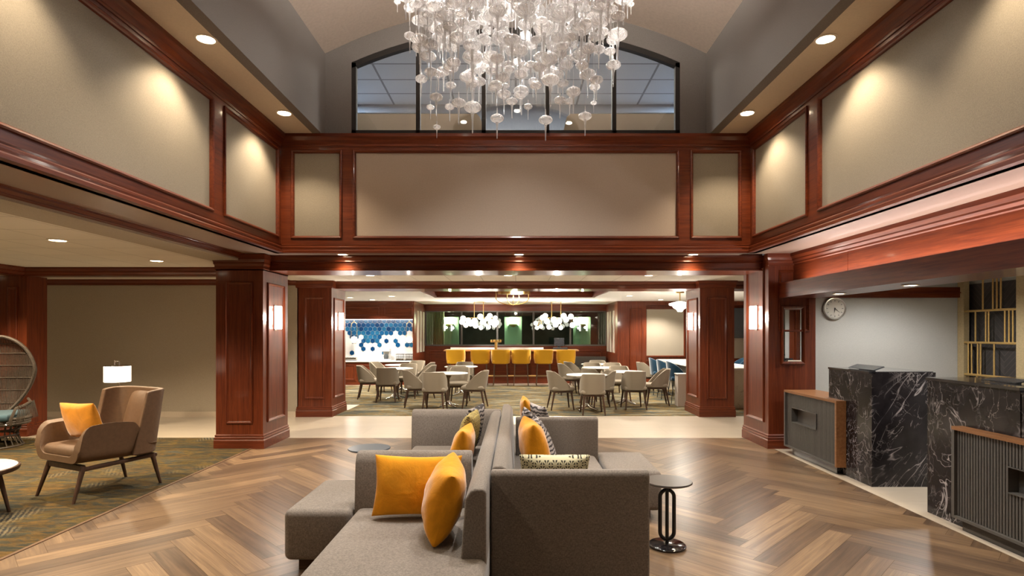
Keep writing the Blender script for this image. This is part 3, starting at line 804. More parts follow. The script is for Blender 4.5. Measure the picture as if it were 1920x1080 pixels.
# ---- pedestal side tables
def side_table(label, loc, top_r, h, off, topmat, rz=0):
    t = thing('side_table', label, 'side table', loc, rz, 'round pedestal side tables')
    build('base', MB().lathe([(0,0),(.133,0),(.138,.006),(.138,.014),(.13,.021),(0,.021)], (0,0,0), 40), M['black_gloss'], t, smooth=True)
    build('tabletop', MB().lathe([(0,h-.018),(top_r-.012,h-.018),(top_r,h-.010),(top_r,h-.004),(top_r-.004,h),(0,h)], (off,.02,0), 48), M[topmat], t, smooth=True)
    w, zb, zt = .052, .055, h-.065
    loop = MB(); pts = []
    for i in range(13): g = math.pi*i/12; pts.append((w*math.cos(g), 0, zt-w+w*math.sin(g)))
    for i in range(13): g = math.pi+math.pi*i/12; pts.append((w*math.cos(g), 0, zb+w+w*math.sin(g)))
    loop.tube(pts, .0145, 10, True)
    build('stem_loop', loop, M['black_metal'], t, smooth=True)
    build('stem', MB().tube([(0,0,.015),(0,0,h-.02)], .0135, 12).tube([(0,0,h-.075),(off*.6,.012,h-.018)], .018, 10), M['black_metal'], t, smooth=True)
    return t
side_table('black pedestal side table with bronze top beside the reception-side sofa', (1.128,4.275,0), .178, .487, .012, 'smoke_top')
side_table('black pedestal side table with slate blue top beyond the lounge-side bench seat', (-1.41,5.50,0), .20, .485, 0, 'blue_top')

# ================================================================== LOUNGE
def make_armchair(label, loc, rz):
    t = thing('lounge_armchair', label, 'armchair', loc, rz)
    th = .062; hw = .355
    # body: U section swept front to back, arms falling to a notch at the back
    def armz(s):
        if s < .17: k = s/.17; return .46+.235*math.sqrt(max(0, 1-(1-k)**2))
        if s < .66: return .695+.012*math.sin((s-.17)/.49*math.pi)
        k = min(1, (s-.66)/.27); return .695-.25*k*k*(3-2*k)
    def uy(s, h):                       # front edge leans forward as it rises
        return .40-.80*s
    def section(u, za, hwid, zb):
        # u 0..1 from left arm top, down, across, up
        P = []
        r = .10
        L1 = za-zb-r; A = r*math.pi/2; B = 2*(hwid-r)
        tot = 2*max(.001, L1)+2*A+B; d = u*tot
        if d < L1: return (-hwid - .035*(1-d/max(L1,.001)), za-d)
        d -= max(L1, 0)
        if d < A: g = d/r; return (-hwid+r-r*math.cos(g), zb+r-r*math.sin(g))
        d -= A
        if d < B: return (-hwid+r+d, zb)
        d -= B
        if d < A: g = d/r; return (hwid-r+r*math.sin(g), zb+r-r*math.cos(g))
        d -= A
        return (hwid + .035*min(1, d/max(L1,.001)), zb+r+d)
    def bf(inset):
        def f(u, v):
            s = u; za = armz(s)-inset*.4; p = section(v, max(za, .46), hw-inset, .335+inset)
            return (p[0], .40-.72*s + (.0 if s > 0 else 0), p[1]+.03*(1-s))
        return f
    build('seat_shell', MB().shell(bf(0), bf(th), 26, 40), M['leather'], t, bevel=.012, seg=2)
    # winged back
    def wf(off):
        def f(u, v):
            g = (u-.5)*2; a = g*R(100)
            c, s_ = math.cos(a), math.sin(a)
            k = (abs(s_)**3.4+abs(c)**3.4)**(-1/3.4)
            z = .36+v*(.645-.02*abs(g)**4)
            wid = .385-off+.015*v; dep = (.27-.05*v)-off
            return (wid*s_*k, -.125-.13*v-dep*c*k+.05*(1-v)*0, z)
        return f
    build('backrest', MB().shell(wf(0), wf(.055), 32, 14), M['leather'], t, bevel=.014, seg=2)
    cb = MB()
    def pad(u, v):
        a = 2*u-1; return (.245*a*(1-.30*max(0, v-.5)), -.315-.115*v+.07*(1-abs(a)**3)*(1-abs(2*v-1)**4), .46+.52*v)
    def padb(u, v):
        p = pad(u, v); return (p[0], p[1]-.05, p[2])
    build('back_pad', cb.shell(padb, pad, 12, 10), M['leather'], t, smooth=True)
    build('seat_cushion', MB().box(-.285,.285,-.28,.385,.398,.515), M['leather'], t, bevel=.05, seg=4)
    fr = MB().box(-.27,.27,.29,.335,.285,.335).box(-.27,.27,-.36,-.315,.285,.335)
    for s in (-1, 1): fr.tube([(s*.285,.33,.30),(s*.285,-.37,.315)], [.022,.022], 8)
    build('frame', fr, M['walnut_leg'], t, smooth=True)
    for (sx, sy, px, py) in ((-1,1,.31,.415),(1,1,.31,.415),(-1,-1,.30,-.41),(1,-1,.30,-.41)):
        build('leg', MB().tube([(sx*px,py,0),(sx*.285,.315 if sy > 0 else -.33,.33)], [.014,.025], 10), M['walnut_leg'], t, smooth=True)
    return t
make_armchair('brown leather wing armchair with dark wood legs on the lounge carpet', (-4.195,5.81,0), R(154.5))
pillow('orange velvet pillow propped on the brown leather armchair', .52,.37,.15,'orange_dim',(-4.275,5.655,.725),(-16,2,158))

def make_egg_chair(label, loc, rz):
    t = thing('wicker_chair', label, 'chair', loc, rz)
    fr, wv = MB(), MB()
    # outline hoop of the tall back
    def hoop(g):                        # g: 0..2pi, egg outline
        x = .47*math.sin(g); z = .95 - .58*math.cos(g)
        if z < 1.05: x *= .42+.58*max(0,(z-.37)/.68)**.7
        return (x, z)
    def bulge(x, z):
        k = min(1, (x/.47)**2*.7 + ((z-.95)/.58)**2*.55)
        return -.28 - .22*(1-k)
    pts = []
    for i in range(40):
        x, z = hoop(2*math.pi*i/40); pts.append((x, bulge(x,z)+.05, z))
    fr.tube(pts, .024, 8, True)
    def half(z): return abs(hoop(math.acos(max(-1,min(1,(.95-z)/.58))))[0])
    for i in range(48):
        x = -.457+.914*i/47
        zs = [z for z in [.37+1.16*k/40 for k in range(41)] if abs(x) <= half(z)]
        if len(zs) > 2: wv.tube([(x, bulge(x,z), z) for z in zs], .0075, 5)
    for z in (.55,.74,.92,1.10,1.28,1.42):
        w = half(z); wv.tube([(w*(2*k/14-1), bulge(w*(2*k/14-1),z)+.006, z) for k in range(15)], .009, 5)
    build('hoop_frame', fr, M['wicker'], t, smooth=True)
    tag(build('woven_strands', wv, M['wicker'], t, smooth=True), kind=None)
    st = MB()
    for z, s in ((.33,1.),(.36,1.0),(.40,1.02)):
        ring = [(.50*s*math.cos(2*math.pi*k/28), .05+.42*s*math.sin(2*math.pi*k/28), z) for k in range(28)]
        st.tube(ring, .022, 6, True)
    for a in (R(-28), R(208)):
        pass
    for s in (-1, 1):
        st.tube([(s*.36,-.34,.62),(s*.50,-.05,.60),(s*.53,.25,.58),(s*.50,.40,.56),(s*.46,.44,.42),(s*.45,.42,.34)], .018, 6)
        for k in range(14):
            y = -.28+.66*k/13; st.tube([(s*.50,y,.36),(s*(.44+.09*min(1,(y+.34)*2)),y,.60)], .006, 5)
    build('arm_frame', st, M['wicker'], t, smooth=True)
    bs = MB()
    for k in range(30):
        g = 2*math.pi*k/30; bs.tube([(.42*math.cos(g),.04+.36*math.sin(g),.33),(.36*math.cos(g),.03+.30*math.sin(g),.16),(.43*math.cos(g),.03+.37*math.sin(g),.0)], .007, 5)
    for z, r in ((.012,.43),(.16,.37),(.24,.39)):
        bs.tube([(r*math.cos(2*math.pi*k/28), .03+r*.86*math.sin(2*math.pi*k/28), z) for k in range(28)], .014, 6, True)
    build('base', bs, M['wicker'], t, smooth=True)
    build('seat_cushion', MB().box(-.42,.42,-.28,.42,.385,.475), M['teal'], t, bevel=.04, seg=4)
    bc = MB()
    def pf(o):
        def f(u, v):
            a = 2*u-1; return (.13*a+.17, -.30-.10*v+o*(1-abs(a)**4)*(1-abs(2*v-1)**4)**.5, .48+.24*v)
        return f
    build('back_cushion', bc.shell(pf(0), pf(.10), 10, 10), M['teal'], t, smooth=True)
    return t
make_egg_chair('tall egg-backed wicker chair with teal cushions at the lounge column', (-7.36,7.95,0.004), R(200))
# round coffee table at the frame edge
t = thing('coffee_table', 'round white marble coffee table with dark rim before the armchair', 'coffee table', (-4.80,4.90,.004))
build('tabletop', MB().lathe([(0,.405),(.405,.405),(.415,.415),(.405,.422),(0,.424)], n=48), M['white_stone'], t, smooth=True)
build('rim', MB().lathe([(.40,.375),(.425,.375),(.435,.395),(.432,.412),(.418,.417),(.405,.404),(.40,.39)], n=48), M['walnut_leg'], t, smooth=True)
for k in range(3):
    g = R(30+120*k); build('leg', MB().tube([(.36*math.cos(g),.36*math.sin(g),0),(.28*math.cos(g),.28*math.sin(g),.40)], [.013,.022], 10), M['walnut_leg'], t, smooth=True)
# lamp behind the armchair
t = thing('floor_lamp', 'slim lamp with a glowing white drum shade behind the armchair', 'lamp', (-6.46,9.3,0))
build('base', MB().lathe([(0,0),(.13,0),(.13,.015),(.02,.03),(0,.03)]), M['steel'], t, smooth=True)
build('stem', MB().tube([(.03,0,.02),(.03,0,1.10),(.028,0,1.12),(-.02,0,1.12),(-.04,0,1.10)], .010, 10).tube([(-.04,0,1.14),(-.04,0,1.06)], .016, 10), M['steel'], t, smooth=True)
build('lamp_shade', MB().lathe([(.182,.79),(.186,.79),(.186,1.055),(.182,1.055),(.180,.80)], n=40), M['shade_glow'], t, smooth=True)
build('shade_band', MB().lathe([(.187,1.045),(.189,1.045),(.189,1.057),(.181,1.057)], n=40), M['steel'], t, smooth=True)
LAMPS.append(('bulb','POINT',(-6.46,9.3,.93),24,(1.,.82,.58),t,.05))
for x, y in ((-8.6,6.6),(-6.9,6.05),(-6.0,4.2)):  # copies added off-frame to brighten the lounge walls and ceiling
    f2 = dup(t, (x,y,.004), 0, 'slim lamp with a glowing white drum shade, added out of view to brighten the lounge'); f2['group'] = 'added lamps out of view'; LAMPS.append(('bulb','POINT',(x,y,.93),210,(1.,.84,.62),f2,.05))

# ================================================================== SCONCES
def sconce(x, y, s, label):
    """s = +1 when the face looks towards +x"""
    t = thing('wall_sconce', label, 'sconce', (x,y,1.64), 0, 'column sconces')
    g = MB(); n = 10
    poly = [(s*(.035+.062*math.sin(math.pi*i/n)), -.085+.17*i/n) for i in range(n+1)]
    poly = poly + [(s*.03,.085),(s*.03,-.085)]
    if s < 0: poly = poly[::-1]
    build('glass_diffuser', MB().prism(poly, 'z', 0, .325), M['sconce_glass'], t, smooth=30)
    build('back_plate', MB().box(min(0,s*.012),max(0,s*.012),-.04,.04,-.02,.345).box(min(0,s*.035),max(0,s*.035),-.03,.03,.02,.06).box(min(0,s*.035),max(0,s*.035),-.03,.03,.26,.30), M['bronze'], t)
    LAMPS.append(('bulb','POINT',(x+s*.14,y,1.80),11,(1.,.90,.78),t,.05))
sconce(-CI,8.24,1,'glowing half-round sconce on the column beside the olive carpet')
sconce(-CI,11.2,1,'glowing half-round sconce on the dining column nearest the blue tiles')
sconce(CI,8.24,-1,'glowing half-round sconce on the column beside the reception mirror')
sconce(CI,11.2,-1,'glowing half-round sconce on the dining column nearest the blue stools')

# ================================================================== RECEPTION
t = thing('reception_desk', 'black marble reception desk block, far one nearest the clock', 'reception desk', (3.67,5.91,0), group='marble reception desks')
build('front_slab', MB().box(3.67,3.71,5.91,6.72,0,1.165), M['black_marble'], t, world=True)
build('end_slab', MB().box(3.71,4.33,5.91,5.95,0,1.18), M['black_marble'], t, world=True)
build('counter_top', MB().box(3.665,4.33,5.945,6.73,1.165,1.186), M['black_gloss'], t, world=True)
build('rear_slab', MB().box(4.29,4.33,5.95,6.72,0,1.165).box(3.71,4.29,6.68,6.72,0,1.165), M['black_marble'], t, world=True)
t = thing('reception_desk', 'black marble reception desk block, near one running out of the frame', 'reception desk', (3.655,4.15,0), group='marble reception desks')
build('front_slab', MB().box(3.655,3.70,4.153,5.09,0,1.172), M['black_marble'], t, world=True)
build('side_front_slab', MB().box(3.66,3.70,2.6,4.147,0,1.150), M['black_marble'], t, world=True)
build('end_slab', MB().box(3.70,4.45,5.05,5.09,0,1.172), M['black_marble'], t, world=True)
build('counter_top', MB().box(3.645,4.45,4.15,5.10,1.172,1.196).box(3.655,4.45,2.6,4.15,1.150,1.160), M['black_gloss'], t, world=True)
def low_cabinet(label, y0, y1, ny0, ny1):
    X0, X1, Z0, Z1 = 3.555, 3.985, .092, .832
    t = thing('ribbed_cabinet', label, 'cabinet', (X0,y0,0), group='ribbed luggage cabinets')
    e = .035
    wd = MB().box(X0,3.666 if y0 > 5.5 else 3.651,y0,y1,Z1-.028,Z1)
    if y0 > 5.5: wd.box(3.666,X1,6.735,y1,Z1-.028,Z1)
    build('wood_top', wd, M['walnut_top'], t, world=True)
    xe = 3.666 if y0 > 5.5 else 3.651
    build('end_panel', MB().box(X0,xe,y0,y0+.03,Z0,Z1-.028), M['walnut_top'], t, world=True)
    fr = MB().box(X0,xe,y0+.03,y1,Z0,Z0+.02).box(X0,xe,y1-.03,y1,Z0+.02,Z1-.028)
    if y0 > 5.5: fr.box(3.668,X1,6.735,y1,Z0,Z0+.02).box(X1-.02,X1,6.735,y1,Z0+.02,Z1-.028)
    build('carcass', fr, M['ribbed'], t, world=True)
    rb = MB(); x0 = X0+.022; zt, zb = Z1-.03, Z0+.022; nz0, nz1 = .43, .625
    def slab(a, b, z0, z1):
        rb.box(x0+.006, x0+.03, a, b, z0, z1)
        k = int((b-a)/.026)
        for i in range(k):
            c = a+(b-a)*(i+.5)/k; rb.box(x0,x0+.007,c-.0085,c+.0085,z0,z1)
    slab(y0+.032,ny0,zb,zt); slab(ny1,y1-.032,zb,zt); slab(ny0,ny1,zb,nz0); slab(ny0,ny1,nz1,zt)
    build('ribbed_front', rb, M['ribbed'], t, world=True)
    n = MB()
    n.frame((x0-.004,0,0),(0,1,0),(0,0,1),(-1,0,0),ny0,ny1,nz0,nz1,[(0,0),(0,.008),(.008,.008),(.008,-.075)])
    n.box(x0+.066,x0+.074,ny0,ny1,nz0,nz1)
    build('niche', n, M['ribbed'], t, world=True)
    build('base', MB().box(3.60,3.652,y0+.1,y1-.06,0,Z0+.002) if y0 < 5.5 else MB().box(3.62,3.665,y0+.1,6.74,0,Z0+.002).box(3.62,3.95,6.74,y1-.10,0,Z0+.002), M['black_gloss'], t, world=True)
low_cabinet('grey ribbed cabinet with walnut top on the far reception desk, by the wood column', 6.36, 7.60, 6.81, 7.42)
low_cabinet('grey ribbed cabinet with walnut top on the near reception desk, cut by the frame', 3.2, 4.68, 3.62, 4.16)
# monitors
t = thing('monitor', 'slim dark monitor lying tilted on the far reception desk', 'monitor', (3.83,6.25,1.186))
build('display', MB().prism([(3.765,1.196),(3.785,1.190),(3.885,1.226),(3.870,1.236)], 'y', 6.03, 6.50), M['grey_plastic'], t, world=True)
build('stand', MB().box(3.80,3.86,6.15,6.35,1.186,1.20), M['screen'], t, world=True)
t = thing('tablet', 'black tablet lying on the near reception desk counter', 'tablet', (3.9,4.4,1.196))
build('display', MB().prism([(3.85,1.198),(3.85,1.208),(3.99,1.226),(3.99,1.216)], 'y', 4.42, 4.74), M['screen'], t, world=True)
build('stand', MB().box(3.94,3.97,4.5,4.66,1.196,1.212), M['grey_plastic'], t, world=True)
# clock
ck = thing('wall_clock', 'round silver wall clock on the grey reception wall', 'clock', (4.74,8.55,1.945))
build('case', MB().prism([(.165*math.cos(2*math.pi*k/48), .165*math.sin(2*math.pi*k/48)) for k in range(48)], 'y', -.03, 0), M['silver'], ck, bevel=.008)
build('rim', MB().add([(r*math.cos(2*math.pi*k/48), y, r*math.sin(2*math.pi*k/48)) for (r, y) in ((.165,-.028),(.163,-.05),(.150,-.052),(.140,-.034)) for k in range(48)],
     [(i*48+k, i*48+(k+1)%48, (i+1)*48+(k+1)%48, (i+1)*48+k) for i in range(3) for k in range(48)]), M['silver'], ck, smooth=True)
build('dial', MB().prism([(.142*math.cos(2*math.pi*k/40), .142*math.sin(2*math.pi*k/40)) for k in range(40)], 'y', -.034, -.030), M['clock_face'], ck)
tk = MB()
for k in range(12):
    g = math.pi*k/6; c, s = math.sin(g), math.cos(g)
    a, b = .105, .125
    tk.prism([(c*a-s*.004, s*a+c*.004),(c*b-s*.004, s*b+c*.004),(c*b+s*.004, s*b-c*.004),(c*a+s*.004, s*a-c*.004)], 'y', -.0365, -.034)
build('hour_marks', tk, M['grey_plastic'], ck)
def hand(ang, l, w):
    g = R(ang); c, s = math.sin(g), math.cos(g)
    return build('hand', MB().prism([(-s*w-c*.01, c*w-s*.01),(c*l, s*l),(s*w-c*.01, -c*w-s*.01)], 'y', -.041, -.038), M['black_metal'], ck)
hand(188, .062, .007); hand(130, .105, .005)
# mirror on the reception column
mr = thing('wall_mirror', 'narrow wall mirror in a wood frame on the reception column', 'mirror', (3.79,7.85,1.155))
build('frame', MB().frame((0,7.85,0),(1,0,0),(0,0,1),(0,-1,0),3.628,3.955,1.155,1.955,[(0,0),(0,.022),(.012,.030),(.03,.022),(.036,.005)]), M['wood_z'], mr, world=True)
build('mirror_glass', MB().frame((0,7.85,0),(1,0,0),(0,0,1),(0,-1,0),3.662,3.921,1.189,1.921,[(0,.003),(.022,.008)]).add([(3.684,7.842,1.211),(3.899,7.842,1.211),(3.899,7.842,1.899),(3.684,7.842,1.899)], [(0,1,2,3)]), M['mirror'], mr, world=True)
# gold rod screen
sc = thing('rod_screen', 'gold rod screen before the dark chevron panel behind reception', 'screen', (6.62,8.0,0))
for y in (8.42, 7.42, 6.4): build('post', MB().box(6.58,6.66,y,y+.12,0,2.4), M['gold_post'], sc, world=True)
for (za, zb) in ((.5,.5),(.98,.98),(1.445,1.445),(1.90,1.90)):
    build('rail', MB().tube([(6.60,8.44,za),(6.60,6.65,zb)], .017, 10), M['gold_paint'], sc, world=True, smooth=True)
def rods(z0, z1, ys):
    for y in ys: build('rod', MB().tube([(6.60,y,z0),(6.60,y,z1)], .0115, 8), M['gold_paint'], sc, world=True, smooth=True)
rods(1.90,2.36,[8.10,7.93,7.865,7.80]); rods(1.445,1.90,[8.23,8.05,8.0,7.735,7.67,7.61]); rods(.98,1.445,[8.36,8.30,8.19,8.14,7.91]); rods(.5,.98,[8.2,7.9,7.7])
rods(1.445,2.36,[7.2,7.1,6.9]); rods(.5,1.445,[7.35,7.0,6.85])

# ================================================================== DINING ROOM
def shell_seat(mb, a, b, y0, zb, ztop, th, ang, lean=.0, n=22, m=8, grow=.0, pw=2.6):
    """upholstered wrap-round back; a,b plan radii, ztop(g) height along the wrap g in -1..1"""
    def f(off):
        def g_(u, v):
            g = 2*u-1; t_ = g*ang
            c, s = math.cos(t_), math.sin(t_)
            k = (abs(s)**pw + abs(c)**pw)**(-1/pw)
            zt = ztop(g); z = zb+(zt-zb)*v
            q = (1+grow*v)
            x = (a-off)*s*k*q; y = y0-(b-off)*c*k - lean*((z-zb))*max(0, c)
            return (x, y, z)
        return g_
    return mb.shell(f(0), f(th), n, m)
def make_chair():
    t = thing('dining_chair', 'x', 'chair', (0,0,0), 0, 'grey upholstered dining chairs')
    def zt(g):
        k = abs(g)
        return .79-.01*k if k < .45 else .79-.0045-.30*((k-.45)/.55)**1.15
    build('backrest', shell_seat(MB(), .245,.26,.02,.40,zt,.035,R(118),.16), M['dining_fabric'], t, bevel=.010, seg=2)
    build('seat', MB().box(-.235,.235,-.21,.26,.385,.475), M['dining_fabric'], t, bevel=.04, seg=3)
    build('frame', MB().box(-.205,.205,-.19,.21,.355,.388), M['walnut_leg'], t)
    for sx in (-1, 1):
        for sy in (-1, 1):
            build('leg', MB().tube([(sx*.215,.225 if sy > 0 else -.245,0),(sx*.175,.18 if sy > 0 else -.165,.385)], [.014,.023], 8), M['walnut_leg'], t, smooth=True)
    return t
chair0 = make_chair(); used = [False]
def chair(x, y, deg, label):
    if not used[0]:
        used[0] = True; chair0.location = (x,y,.004); chair0.rotation_euler = (0,0,R(deg)); chair0['label'] = label; return chair0
    return dup(chair0, (x,y,.004), R(deg), label)
def make_table():
    t = thing('dining_table', 'x', 'table', (0,0,0), 0, 'round cafe tables')
    build('tabletop', MB().lathe([(0,.70),(.40,.70),(.42,.708),(.42,.718),(.41,.722),(0,.722)], n=40), M['white_stone'], t, smooth=True)
    build('stem', MB().lathe([(0,.05),(.055,.05),(.035,.10),(.03,.4),(.035,.6),(.09,.68),(.10,.70),(0,.70)], n=16), M['bronze'], t, smooth=True)
    for k in range(4):
        g = R(45+90*k); c, s = math.cos(g), math.sin(g)
        build('foot', MB().tube([(.02*c,.02*s,.12),(.09*c,.09*s,.055),(.20*c,.20*s,.028),(.27*c,.27*s,.012)], [.026,.024,.018,.012], 8), M['steel'], t, smooth=True)
    return t
table0 = make_table(); tused = [False]
def table(x, y, label):
    if not tused[0]:
        tused[0] = True; table0.location = (x,y,.004); table0['label'] = label; return table0
    return dup(table0, (x,y,.004), 0, label)
T = 'round white cafe table '
table(-2.88,13.75, T+'in front of the blue tile buffet, nearer of the two')
table(-3.05,15.25, T+'closest to the blue tile buffet')
table(-1.44,12.2, T+'nearest the lobby on the buffet side of the dining carpet')
table(-1.38,14.5, T+'between the buffet tables and the mustard bar stools')
table(1.46,11.75, T+'nearest the lobby on the blue stool side of the dining carpet')
table(2.05,14.1, T+'third back on the blue stool side of the dining carpet')
table(2.2,15.62, T+'farthest back on the blue stool side, before the bar')
table(2.42,12.65, T+'second back, nearest the blue stools')
C = 'grey upholstered dining chair '
chair(-2.93,13.12, 2, C+'back to the lobby, at the table before the blue tiles')
chair(-3.52,13.75,-80, C+'beside the wood column, near the blue tiles')
chair(-2.72,14.42,180, C+'on the far side of the table before the blue tiles')
chair(-2.22,13.9, 100, C+'in profile between the two front tables')
chair(-3.62,15.35,-105, C+'at the outer side of the table closest to the blue tiles')
chair(-2.78,15.9,165, C+'at the far side of the table closest to the blue tiles')
chair(-2.42,15.1, 95, C+'at the bar side of the table closest to the blue tiles')
chair(-1.64,11.64, -2, C+'back to the lobby, just behind the sofa')
chair(-2.13,12.25,-78, C+'at the buffet side of the table just behind the sofa')
chair(-.86,12.05, 84, C+'facing the buffet at the table just behind the sofa')
chair(-1.28,12.95,178, C+'on the far side of the table just behind the sofa')
chair(-1.42,13.85, 3, C+'second in the row of three towards the mustard stools')
chair(-1.36,15.15,180, C+'last in the row of three towards the mustard stools')
chair(1.49,11.15, 0, C+'with its back to the lobby, in front of the bar end')
chair(.93,11.85,-82, C+'facing the blue stools at the table before the bar end')
chair(1.79,11.95, 98, C+'facing away from the blue stools, before the bar end')
chair(1.75,12.75,-60, C+'turned sideways between the two tables nearest the lobby')
chair(2.45,11.93, 2, C+'with its back to the lobby, nearest the blue stools')
chair(3.08,12.55, 84, C+'in profile right beside the blue stools')
chair(2.42,13.35,180, C+'on the far side of the table nearest the blue stools')
chair(1.36,14.6,-85, C+'facing the blue stools, close to the last mustard stool')
chair(1.6,15.55,-75, C+'half hidden behind another by the last mustard stool')
chair(1.98,14.83,176, C+'showing its front by the last mustard stool')
chair(2.50,14.75,180, C+'in the back row before the wood pilaster')
chair(3.52,15.3,-85, C+'standing beyond the blue stools, before the beige wall panel')
chair(2.3,16.05,178, C+'behind the farthest table, before the dark bench')
# dark bench at the back wall
b = thing('bench', 'low dark brown bench with a back by the bar wainscot', 'bench', (2.48,18.75,0))
build('seat', MB().box(-.55,.50,-.25,.25,0,.45), M['ribbed'], b, bevel=.02)
build('backrest', MB().box(-.55,.50,.17,.27,.45,.78), M['ribbed'], b, bevel=.02)

# ---- bar
b = thing('bar_counter', 'cherry wood bar with a pale stone top and brass rail', 'bar', (-.12,17.9,0))
build('body', MB().box(-2.0,1.85,-.15,.35,.0,1.0), M['wood_x'], b)
pm = MB()
for k in range(6): pm.frame((0,-.15,0),(1,0,0),(0,0,1),(0,-1,0),-1.95+.63*k,-1.40+.63*k,.22,.92,MOULD)
build('panel_moulding', pm, M['wood_z'], b)
build('counter_top', MB().box(-2.08,2.05,-.42,.42,1.0,1.045), M['walnut_top'], b, bevel=.01)
build('foot_rail', MB().tube([(-2.0,-.36,.25),(1.85,-.36,.25)], .022, 10).tube([(-1.4,-.36,.25),(-1.4,-.15,.25)], .015, 8).tube([(1.3,-.36,.25),(1.3,-.15,.25)], .015, 8), M['brass'], b, smooth=True)
build('back_counter', MB().box(-1.95,1.0,.30,.40,1.046,1.10), M['white_stone'], b)
def make_stool():
    t = thing('bar_stool', 'x', 'bar stool', (0,0,0), 0, 'mustard bar stools')
    def zt(g): k = abs(g); return 1.065-.012*k*k if k < .8 else 1.057-.25*((k-.8)/.2)
    build('backrest', shell_seat(MB(), .265,.21,.0,.66,zt,.04,R(88),-.0,20,8,.10,3.), M['mustard'], t, bevel=.014, seg=2)
    build('seat', MB().box(-.235,.235,-.19,.22,.64,.76), M['mustard'], t, bevel=.04, seg=3)
    for sx in (-1, 1):
        for sy in (-1, 1):
            build('leg', MB().tube([(sx*.215,sy*.20,0),(sx*.185,sy*.165,.66)], [.012,.016], 8), M['bronze'], t, smooth=True)
    fr = MB()
    fr.tube([(-.205,-.19,.28),(.205,-.19,.28)], .010, 8).tube([(-.205,.19,.28),(.205,.19,.28)], .010, 8).tube([(-.205,-.19,.28),(-.205,.19,.28)], .010, 8).tube([(.205,-.19,.28),(.205,.19,.28)], .010, 8)
    build('footrest', fr, M['bronze'], t, smooth=True)
    return t
SX = [-1.79,-1.06,-.45,.16,.83,1.50]
SN = ['first mustard bar stool, nearest the blue tile buffet','second mustard bar stool from the blue tile buffet','third mustard bar stool from the buffet, below the brass beer tap','fourth mustard bar stool from the buffet, middle of the bar','fifth mustard bar stool from the buffet','last mustard bar stool, below the dark till screen']
s0 = make_stool()
for i, (x, l) in enumerate(zip(SX, SN)):
    if i == 0: s0.location = (x,17.15,0); s0['label'] = l
    else: dup(s0, (x,17.15,0), 0, l)
# beer tap and till
t = thing('beer_tap', 'brass T-shaped beer tap tower standing on the bar', 'beer tap', (-.62,17.98,1.046))
build('tower', MB().tube([(0,0,0),(0,0,.24)], .045, 14), M['brass'], t, smooth=True)
build('tap_head', MB().box(-.17,.17,-.05,.05,.22,.30), M['brass'], t, bevel=.008)
for k in (-1,0,1): build('tap_handle', MB().tube([(k*.11,-.06,.25),(k*.11,-.09,.31)], .012, 8), M['black_metal'], t, smooth=True)
t = thing('till', 'dark till screen standing on the bar near its end', 'till', (1.36,17.95,1.046))
build('display', MB().box(-.16,.16,-.02,.02,.10,.36), M['screen'], t, bevel=.008)
build('base', MB().box(-.20,.26,-.12,.14,0,.06), M['screen'], t, bevel=.01)
build('stand', MB().box(-.05,.05,-.0,.05,.05,.2), M['screen'], t)
# globe cluster pendants
def cluster(x, label, seed, pts):
    t = thing('globe_pendant', label, 'pendant light', (x,17.4,ZD), 0, 'globe cluster pendants over the bar')
    build('ceiling_plate', MB().box(-.19,.19,-.05,.05,-.018,-.001), M['brass'], t)
    for k in (-.14,.14): build('rod', MB().tube([(k,0,-.01),(k,0,-.52)], .011, 8), M['brass'], t, smooth=True)
    arm = MB(); arm.tube([(-.45,0,-.50),(.45,0,-.50)], .010, 8)
    rng = random.Random(seed); gl = None
    for (px, pz, r) in pts:
        y = rng.uniform(-.12,.12)
        g = build('glass_globe', MB().ball((0,0,0), r), M['globe'], t, smooth=True); g.location = (px, y, pz)
        arm.tube([(max(-.45,min(.45,px)),0,-.50),(px,y,pz)], .006, 6)
    build('arm', arm, M['brass'], t, smooth=True)
    LAMPS.append(('bulb','POINT',(x,17.22,ZD-.66),105,(1.,.93,.82),t,.04))
cluster(-1.12,'white globe cluster pendant over the bar, nearest the blue tiles',1,[(-.47,-.52,.085),(-.52,-.62,.085),(-.40,-.72,.075),(-.32,-.58,.085),(-.25,-.68,.08),(-.13,-.60,.095),(-.10,-.74,.08),(.04,-.46,.09),(.07,-.80,.065),(.14,-.62,.085),(.26,-.52,.075),(.30,-.78,.065),(.33,-.44,.085),(.38,-.63,.09),(.50,-.50,.07),(.52,-.64,.09),(.48,-.72,.075)])
cluster(1.23,'white globe cluster pendant over the bar, nearest the till screen',2,[(-.62,-.66,.07),(-.58,-.80,.06),(-.42,-.50,.085),(-.34,-.44,.08),(-.46,-.76,.065),(-.28,-.60,.09),(-.22,-.78,.07),(-.08,-.56,.095),(-.02,-.70,.09),(.10,-.60,.08),(.14,-.80,.065),(.22,-.44,.085),(.30,-.55,.085),(.44,-.46,.085),(.50,-.72,.085),(.60,-.56,.08),(.66,-.66,.075)])
# coffer fixture
t = thing('coffer_light', 'brass loop ceiling fixture with white drum shades in the dining coffer', 'ceiling light', (-.06,13.4,ZD+.36))
build('ceiling_plate', MB().box(-.45,.45,-.06,.06,-.02,0), M['brass'], t)
for (x, r, m_) in ((-.31,.06,'brass'),(.08,.165,'globe'),(-.15,.13,'brass'),(.30,.10,'brass')):
    build('drum_shade', MB().lathe([(0,-.40),(r,-.40),(r,-.28),(0,-.28)], (x,0,0), 28), M[m_], t, smooth=30)
lp = MB()
for s, w in ((-1,.40),(1,.36),(-1,.14),(1,.14)):
    lp.tube([(s*w,0,-.30),(s*w,0,-.50)]+[(s*w*math.cos(math.pi/2*k/9),0,-.50-.15*math.sin(math.pi/2*k/9)) for k in range(1,10)], .011, 6)
lp.tube([(0,0,-.67),(0,0,-.02)], .011, 6)
for x in (-.31,.08,-.15,.30): lp.tube([(x,0,-.30),(x,0,-.01)], .008, 6)
